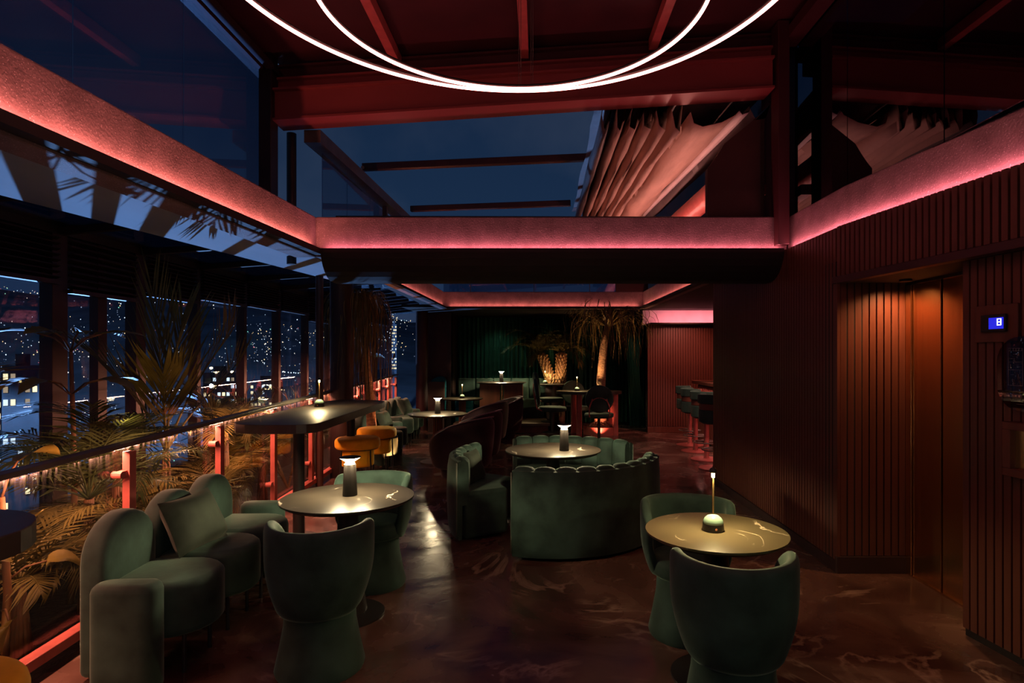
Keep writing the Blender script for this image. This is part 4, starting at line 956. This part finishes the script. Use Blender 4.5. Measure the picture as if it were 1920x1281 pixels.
spot('curtain_light_b', (2.1, 13.0, 2.42), (2.15, 13.5, .7), (.7, 1, .75), 3, 80, .8, .05)
# ================================================================== lift display, plan sign, niche
def wall_frame(y, z): return Matrix.Translation((nx(y) - .0, y, z)) @ Matrix.Rotation(math.atan2(-.13, 1) * -1 + 0, 4, 'Z')
def on_wall(name, label, cat, y, z):
    t = thing(name, label, cat, (nx(y) - .024, y, z), math.atan(.13)); return t      # local -X faces the room, local Y runs along the wall
t = on_wall('lift_display', 'small blue lift display showing the digit 8', 'display', 3.20, 1.775)
MB().box((-.012, -.13, -.10), (.0, .13, .10)).obj('back_board', 'slat', t, bevel=.003)
MB().box((-.030, -.075, -.045), (-.012, .075, .048)).obj('case', 'black', t, bevel=.004)
MB().box((-.033, -.066, -.030), (-.030, .020, .030)).obj('screen', 'screen', t)
mb = MB(); y0, y1, za, zm, zc = -.056, -.032, -.012, .006, .024; q = .004
for (a, b, c, d) in ((y0, zc - q, y1, zc), (y0, zm - q / 2, y1, zm + q / 2), (y0, za, y1, za + q), (y0, za, y0 + q, zc), (y1 - q, za, y1, zc)): mb.box((-.035, a, b), (-.033, c, d))
mb.obj('digit', 'digit', t)
t = on_wall('plan_sign', 'rounded smoked acrylic plate etched with a building plan', 'sign', 2.99, 1.51)
MB().loft([[(x, y, z) for y, z in rounded_rect(-.17, -.19, .17, .19, .13)] for x in (-.045, -.037)]).obj('plate', 'sign', t, bevel=.001)
mb = MB(); rr = random.Random(5)
def ln(y, z, y2, z2): mb.box((-.049, min(y, y2) - .0007, min(z, z2) - .0007), (-.0475, max(y, y2) + .0007, max(z, z2) + .0007))
for a in (.02, .10): ln(a, -.06, a, .13)
for b in (-.06, .13, .117, .06, .02): ln(.02, b, .10, b)
for k in range(5): ln(.025 + k * .016, .117, .025 + k * .016, .13)
for k in range(26):
    a, b = rr.uniform(.03, .09), rr.uniform(-.05, .10)
    if rr.random() < .5: ln(a, b, a + rr.uniform(-.02, .02), b)
    else: ln(a, b, a, b + rr.uniform(-.02, .02))
for k in range(5): ln(-.09 - 0 + .0, -.09 - k * .016, .09 - abs(k - 1) * .012, -.09 - k * .016)
for k in range(14): a, b = rr.uniform(-.12, 0), rr.uniform(-.05, .12); ln(a, b, a + rr.uniform(-.03, .03), b)
mb.obj('etched_plan', 'etch', t)['kind'] = 'stuff'
for z in (-.15, .15): MB().tube([(-.045, .0, z), (.0, .0, z)], .008, 10).obj('stand_off', 'goldtrim', t)
t = on_wall('wall_niche', 'brown framed niche with a gold lit back panel', 'niche', 2.97, 1.12)
for a, b, c, d in ((-.30, -.14, .16, -.10), (-.30, .10, .16, .14), (.115, -.10, .16, .10)): MB().box((-.045, a, b), (.0, c, d)).obj('frame_board', 'slat', t, bevel=.003)
MB().box((-.012, -.30, -.10), (-.006, .115, .10)).obj('back_panel', 'gold', t)
# ================================================================== plants
def frond_mesh(azim, elev, L, droop, n=22, ll=.35, lw=.022, sweep=45, lift=.15, ldroop=.25, t0=.18, seed=0, rr=.008):
    """one feather frond from the origin: rachis plus paired leaflets"""
    rnd = random.Random(seed); mb = MB(); az = R(azim); hd = Vector((math.cos(az), math.sin(az), 0)); side = Vector((-math.sin(az), math.cos(az), 0)); up = Vector((0, 0, 1))
    pts = [Vector((0, 0, 0))]; tan = []; m = 16
    for i in range(m):
        e = R(elev - droop * ((i + .5) / m) ** 1.3); d = hd * math.cos(e) + up * math.sin(e); tan.append(d); pts.append(pts[-1] + d * L / m)
    tan.append(tan[-1])
    mb.tube(pts, [rr * (1 - .85 * i / m) for i in range(m + 1)], 5)
    for i in range(n):
        t = t0 + (1 - t0) * i / (n - 1); f = t * m; j = min(m - 1, int(f)); p = pts[j].lerp(pts[j + 1], f - j); d = tan[j]
        nrm = side.cross(d).normalized()
        nrm = -nrm if nrm.z < 0 else nrm
        for s in (-1, 1):
            sw = R(sweep * (1.15 - .75 * t) + rnd.uniform(-5, 5)); le = ll * (.55 + .9 * math.sin(math.pi * min(1, .18 + .72 * t))) / 1.35 * rnd.uniform(.88, 1.08)
            a = (d * math.cos(sw) + side * s * math.sin(sw) + nrm * lift).normalized()
            q1 = p + a * le * .5; q2 = p + a * le - up * ldroop * le; q1 -= up * ldroop * le * .22
            wv = a.cross(nrm).normalized() * lw * .5; fold = nrm * lw * .12
            mb.add([p - wv * .4, p + wv * .4, q1 + wv, q1 - wv, q2, q1 - fold], [(0, 1, 2, 5), (0, 5, 3), (5, 2, 4), (3, 5, 4)])
    return mb
def keep_in_bed(o, base):
    """leaves press against the balustrade glass and the windows instead of passing through"""
    m = Matrix.Translation(base) @ Matrix.LocRotScale(o.location, o.rotation_euler, None); mi = m.inverted()
    for v in o.data.vertices:
        p = m @ v.co; q = Vector((max(-3.90 + .02 * math.sin(9 * p.z), min(p.x, Bx(p.y) - .075 + .012 * math.sin(11 * p.z + 7 * p.y))), p.y, min(p.z, 2.52 + .02 * math.sin(9 * p.y))))
        if (q - p).length > 1e-5: v.co = mi @ q
def palm(label, loc, fronds, m='leaf', trunk=None, name='palm', cat='palm', group=None, stemz=0, **kw):
    t = thing(name, label, cat, loc, 0, group)
    for k, fr in enumerate(fronds):
        o = frond_mesh(*fr[:4], seed=k + int(abs(loc[0] * 100)), **{**kw, **(fr[4] if len(fr) > 4 else {})}).obj('frond', m, t, smooth=True); o.location = (0, 0, stemz); keep_in_bed(o, loc)
    if trunk: MB().tube(trunk[0], trunk[1], 10).obj('trunk', trunk[2], t, smooth=True)
    else:
        mb = MB()
        for k, fr in enumerate(fronds):
            a = R(fr[0]); mb.tube([(.05 * math.cos(a), .05 * math.sin(a), 0), (.02 * math.cos(a), .02 * math.sin(a), max(.05, stemz))], [.016, .009], 6)
        mb.obj('stem_cluster', 'stem', t, smooth=True)
    return t
def rand_fronds(n, e0, e1, l0, l1, d0, d1, seed, a0=0, a1=360):
    r = random.Random(seed); return [(a0 + (a1 - a0) * (k + r.uniform(.2, .8)) / n, r.uniform(e0, e1), r.uniform(l0, l1), r.uniform(d0, d1)) for k in range(n)]
PG = 'palms in the planter behind the balustrade'
palm('tall upright palm in the planter reaching up to the glass roof', (-3.12, 5.0, -.12),
     [(255, 88, 1.30, 8), (100, 80, 1.2, 14), (18, 72, 1.25, 22), (35, 62, 1.05, 30), (190, 70, .95, 30), (300, 66, .85, 34)], 'leaf', group=PG, stemz=.92, n=15, ll=.66, lw=.022, sweep=30, lift=.02, ldroop=.0, rr=.012, t0=.3)
palm('dense dark feathery palm low beside the tall palm', (-3.05, 4.05, -.12), rand_fronds(16, 30, 75, .7, 1.05, 50, 100, 3), 'leafd', group=PG, stemz=.75, n=26, ll=.34, lw=.016, sweep=60, ldroop=.3)
palm('dark feathery palm in front of the twin mullions', (-3.35, 4.75, -.12), rand_fronds(14, 35, 80, .6, .9, 45, 90, 5), 'leafd', group=PG, stemz=.85, n=24, ll=.32, lw=.016, sweep=58, ldroop=.25)
palm('arching palm lit amber under the balustrade rail', (-2.92, 4.35, -.12), rand_fronds(14, 25, 70, .55, .8, 60, 110, 8), 'leaf', group=PG, stemz=.42, n=24, ll=.26, lw=.015, sweep=55, ldroop=.3)
palm('arching palm lit amber below the bar table', (-3.0, 5.45, -.12), rand_fronds(14, 25, 75, .55, .85, 60, 110, 9), 'leaf', group=PG, stemz=.45, n=24, ll=.28, lw=.015, sweep=55, ldroop=.3)
palm('small fresh green palm rising above the rail', (-3.02, 5.75, -.12), rand_fronds(12, 35, 75, .5, .7, 40, 85, 12), 'leaf', group=PG, stemz=.98, n=22, ll=.30, lw=.016, sweep=55, ldroop=.2)
palm('bushy palm behind the far end of the bar table', (-3.1, 6.7, -.12), rand_fronds(14, 30, 70, .5, .8, 45, 90, 14), 'leafd', group=PG, stemz=.6, n=20, ll=.28, lw=.018, sweep=55, ldroop=.25)
palm('low palm behind the yellow stools', (-3.2, 8.4, -.12), rand_fronds(12, 30, 70, .5, .8, 45, 90, 16), 'leafd', group=PG, stemz=.5, n=18, ll=.28, lw=.018, sweep=55, ldroop=.25)
palm('palm whose red-lit leaf tips enter at the left edge', (-3.12, 2.35, -.12), [(50, 48, .85, 50), (35, 38, .8, 35), (70, 55, .8, 50), (20, 30, .6, 45), (95, 60, .7, 45), (60, 30, .75, 20)], 'leaf', group=PG, stemz=1.28, n=16, ll=.34, lw=.035, sweep=40, ldroop=.1)
palm('bushy amber palm between the first two balustrade posts', (-3.0, 3.45, -.12), rand_fronds(16, 25, 80, .5, .8, 50, 105, 18), 'leaf', group=PG, stemz=.4, n=24, ll=.28, lw=.016, sweep=55, ldroop=.3)
palm('thick palm clump behind the second balustrade post', (-3.3, 4.6, -.12), rand_fronds(18, 25, 80, .55, .85, 50, 105, 22), 'leaf', group=PG, stemz=.38, n=24, ll=.30, lw=.018, sweep=55, ldroop=.3)
palm('thick palm clump in front of the third balustrade post', (-3.25, 6.05, -.12), rand_fronds(16, 25, 80, .55, .85, 50, 105, 24), 'leaf', group=PG, stemz=.4, n=24, ll=.30, lw=.018, sweep=55, ldroop=.3)
# broad leaf plants
def leaf_mesh(L, W, bend, fold=.18, seed=0, lobes=0):
    mb = MB(); n = 10; rnd = random.Random(seed); wob = rnd.uniform(0, 6)
    for i in range(n + 1):
        t = i / n; w = W * .5 * (math.sin(math.pi * t ** .8) ** .75 if 0 < t < 1 else .02)
        if lobes: w *= .55 + .45 * abs(math.cos(t * lobes * math.pi))
        a = bend * t; x = L * (math.sin(a) / bend if abs(bend) > 1e-3 else t); z = -L * ((1 - math.cos(a)) / bend if abs(bend) > 1e-3 else 0)
        for s in (-1, -.5, 0, .5, 1): mb.v.append((x, s * w, z + fold * abs(s) * w + .02 * L * math.sin(5 * t + 3 * s + wob) * abs(s)))
    for i in range(n):
        for j in range(4): mb.f.append((i * 5 + j, (i + 1) * 5 + j, (i + 1) * 5 + j + 1, i * 5 + j + 1))
    return mb
def broad_plant(label, loc, leaves, m='leafo', stem_h=.9, name='broad_leaf_plant', group=None, lobes=0):
    """leaves: (height on stem, azimuth, petiole length, petiole elevation, blade length, blade width, bend, roll)"""
    t = thing(name, label, 'plant', loc, 0, group)
    MB().tube([(0, 0, 0), (.02, .01, stem_h * .5), (0, 0, stem_h)], [.022, .018, .012], 8).obj('stem', 'stem', t, smooth=True)
    for k, (z, az, pl_, pe, L, W, bend, roll) in enumerate(leaves):
        d = Vector((math.cos(R(az)) * math.cos(R(pe)), math.sin(R(az)) * math.cos(R(pe)), math.sin(R(pe)))); p = Vector((0, 0, z)); e = p + d * pl_
        L, W = L * .82, W * .82
        o = leaf_mesh(L, W, bend, seed=k, lobes=lobes).obj('leaf', m, t, smooth=True); o.location = e; o.rotation_euler = (R(roll), -R(pe) * .45, R(az)); keep_in_bed(o, loc)
        MB().tube([p, p + d * pl_ * .5 + Vector((0, 0, .03)), e], .006, 6).obj('petiole', 'stem', o, smooth=True); o.children[0].matrix_parent_inverse = Matrix.LocRotScale(o.location, o.rotation_euler, None).inverted()
    return t
LG = 'broad-leaved plants in the planter'
broad_plant('broad-leaved plant glowing amber behind the glass at the left edge', (-2.74, 3.05, -.12),
            [(.80, 10, .18, 30, .38, .10, .3, 10), (.70, -60, .16, 30, .32, .19, 1.5, 25), (.62, -100, .2, 10, .32, .18, 1.3, -10), (.55, 60, .2, 20, .34, .2, 1.5, 15), (.42, -40, .18, 0, .30, .18, 1.2, 20), (.36, -130, .2, 20, .3, .17, 1.2, 0), (.9, -150, .2, 50, .34, .18, 1.2, 0), (.25, -80, .15, 10, .24, .12, 1.2, 30), (1.0, 100, .2, 55, .36, .2, 1.0, -20)], stem_h=1.0, group=LG)
broad_plant('second broad-leaved plant deeper in the planter at the left edge', (-2.95, 2.75, -.12),
            [(.95, -30, .2, 30, .36, .2, 1.3, 10), (.7, 20, .2, 30, .34, .2, 1.4, 25), (.62, -120, .2, 10, .32, .2, 1.3, -10), (.5, 80, .2, 20, .34, .2, 1.5, 15), (.3, -50, .18, 0, .30, .18, 1.2, 20)], stem_h=1.0, group=LG)
broad_plant('lobed-leaf plant standing before the first broad mullion', (-3.25, 4.15, -.12),
            [(1.75, az, .22, 35, .34, .15, .7, r) for az, r in ((20, 10), (-40, -10), (80, 5), (150, 0), (210, 8), (280, -15))] + [(1.45, az, .25, 25, .36, .16, .9, r) for az, r in ((-10, 10), (-80, -10), (60, 5), (180, 0))], 'leaf', stem_h=1.75, group=LG, lobes=4)
broad_plant('banana-like plant with one big rounded leaf by the far window', (-3.15, 12.6, -.12),
            [(1.4, 10, .25, 60, .55, .30, .9, 60), (1.2, -10, .2, 30, .42, .18, 1.4, -40), (1.1, -120, .2, 40, .3, .2, 1.2, 0), (1.5, 150, .2, 60, .5, .24, 1.0, 30)], 'leafo', stem_h=1.4, group=LG)
t = thing('bare_shrub', 'leafless twiggy shrub by the end of the rail', 'shrub', (-3.25, 7.75, -.12))
rnd = random.Random(4); mb = MB()
def twig(p, d, L, r, lev):
    q = p + d * L; mb.tube([p, p.lerp(q, .5) + Vector((rnd.uniform(-1, 1), rnd.uniform(-1, 1), 0)) * L * .06, q], [r, r * .8, r * .6], 5)
    if lev:
        for k in range(3): twig(p.lerp(q, rnd.uniform(.5, 1)), (d + Vector((rnd.uniform(-.8, .8), rnd.uniform(-.8, .8), rnd.uniform(-.2, .5)))).normalized(), L * rnd.uniform(.5, .75), r * .6, lev - 1)
for k in range(4): twig(Vector((0, 0, 0)), Vector((rnd.uniform(-.5, .5), rnd.uniform(-.5, .5), 1)).normalized(), .75, .014, 3)
mb.obj('branches', 'stem', t)
# ponytail trees: bare trunk, long hanging strap leaves
def strands(n, c, out0, out1, up0, up1, drop0, drop1, width, seed, zmax=9, yb=1.0, mx=None):
    r = random.Random(seed); mb = MB()
    for k in range(n):
        a = r.uniform(0, 2 * math.pi); o = r.uniform(out0, out1); u = r.uniform(up0, up1); dr = r.uniform(drop0, drop1); m = 9; pts = []
        wob = r.uniform(-.06, .06); wob2 = r.uniform(0, 6)
        for i in range(m + 1):
            s = i / m; rad = o * math.sin(min(1, s * 1.5) * math.pi / 2) + .03 + .05 * s * math.sin(s * 5 + wob2); z = u * math.sin(min(1, s / .35) * math.pi / 2) - dr * max(0, s - .25) ** 1.5 / .75 ** 1.5
            aa = a + wob * math.sin(s * 6 + wob2) * 3 * s
            pts.append(Vector((c[0] + rad * math.cos(aa), c[1] + rad * yb * math.sin(aa), min(zmax, c[2] + z))))
        w0 = width * r.uniform(.7, 1.2); sv = Vector((-math.sin(a + r.uniform(-1, 1)), math.cos(a), 0)).normalized()
        v = []
        for i, p in enumerate(pts): w_ = w0 * (1 - .75 * (i / m) ** 2) * .5; v += [p - sv * w_, p + sv * w_]
        mb.add(v, [(2 * i, 2 * i + 1, 2 * i + 3, 2 * i + 2) for i in range(m)])
    return mb
t = thing('ponytail_tree', 'tree with long hanging strap leaves beside the stout brown column', 'tree', (-2.30, 8.25, 0))
MB().tube([(0, 0, 0), (.0, 0, .5), (-.03, 0, 1.0), (-.08, 0, 1.5), (-.13, 0, 2.1), (-.15, 0, 2.4)], [.085, .072, .062, .055, .05, .04], 12).obj('trunk', 'bark', t, smooth=True)
strands(330, (-.19, 0, 2.30), .12, .46, .12, .24, .6, 1.75, .017, 21, 2.50).obj('foliage', 'leafs', t)['kind'] = 'stuff'
MB().lathe([(.17, 0), (.2, .05), (.2, .1), (.16, .12), (0, .12)], 28).obj('root_collar', 'dirt', t, smooth=True)
spot('tree_uplight', (-1.93, 8.32, .06), (-2.45, 8.25, 1.6), (1, .34, .12), 80, 80, .6, .03)
t = thing('ponytail_palm', 'pale-trunked tree with drooping strap leaves growing through the tree table', 'tree', (1.28, 12.33, 0))
MB().tube([(0, 0, .10), (-.01, 0, .6), (.0, -.02, 1.0), (.03, -.04, 1.5), (.07, -.08, 1.9), (.13, -.15, 2.22)], [.15, .10, .095, .085, .075, .06], 14).obj('trunk', 'bark', t, smooth=True)
strands(230, (.14, -.16, 2.20), .15, .95, .10, .60, .25, 1.0, .024, 31, 3.0, .8).obj('foliage', 'leafs', t)['kind'] = 'stuff'
# stout palms with scaly trunks
def stout_palm(label, x, y, lean, h, seed):
    t = thing('stout_palm', label, 'palm', (x, y, 0), 0, 'stout scaly palms before the curtain')
    def at(s): return Vector((lean * max(0, s - .55), 0, h * s))
    MB().tube([at(i / 10) for i in range(11)], [.10 + .01 * math.sin(i) for i in range(11)], 14).obj('trunk', 'bark', t, smooth=True)
    sm = MB().add([(0, -.03, -.03), (0, .03, -.03), (.035, 0, .05), (.0, 0, .06), (.028, -.02, -.01), (.028, .02, -.01)], [(0, 1, 5, 4), (4, 5, 2), (0, 4, 2, 3), (5, 1, 3, 2)]).mesh('scale', M['barkscale'])
    for i in range(13):
        for k in range(11):
            p = at(.42 + .58 * i / 13); a = 2 * math.pi * (k + .5 * (i % 2)) / 11
            o = bpy.data.objects.new('scale', sm); C.objects.link(o); o.parent = t; o.location = p + Vector((.098 * math.cos(a), .098 * math.sin(a), 0)); o.rotation_euler = (0, .25, a)
    tip = at(1)
    for k, fr in enumerate(rand_fronds(19, 25, 88, .80, 1.15, 75, 125, seed)):
        f = min(fr[1], 84); o = frond_mesh(fr[0], f, fr[2], fr[3], n=30, ll=.24, lw=.012, sweep=55, ldroop=.3, seed=seed + k).obj('frond', 'leaf', t, smooth=True); o.location = tip; o.scale = (1, .55, .92)
stout_palm('stout scaly palm leaning left before the curtain', .32, 13.85, -.60, 1.66, 51)
stout_palm('upright stout scaly palm right of its leaning twin', .50, 13.84, .06, 1.68, 61)
spot('palm_uplight', (.40, 13.40, .99), (.33, 13.85, 1.9), (1, .58, .25), 13, 110, .6, .02)
for k, (x, y, z, tx, ty, tz, pw, an) in enumerate(((-2.62, 3.75, 1.13, -3.12, 5.0, 1.95, 9, 60), (-2.85, 5.9, .05, -3.05, 5.3, 1.2, 9, 85), (-2.62, 2.9, .05, -2.85, 3.1, .8, 1.2, 85), (-2.75, 4.0, .05, -2.95, 4.4, .6, 6, 85))):
    spot('planter_fill', (x, y, z), (tx, ty, tz), (1, .52, .2), pw, an, .7, .03)  # added amber fill without fixtures, brightens the planter leaves
spot('crown_uplight', (1.0, 11.98, .93), (1.4, 12.1, 2.2), (1, .52, .22), 45, 90, .6, .03)
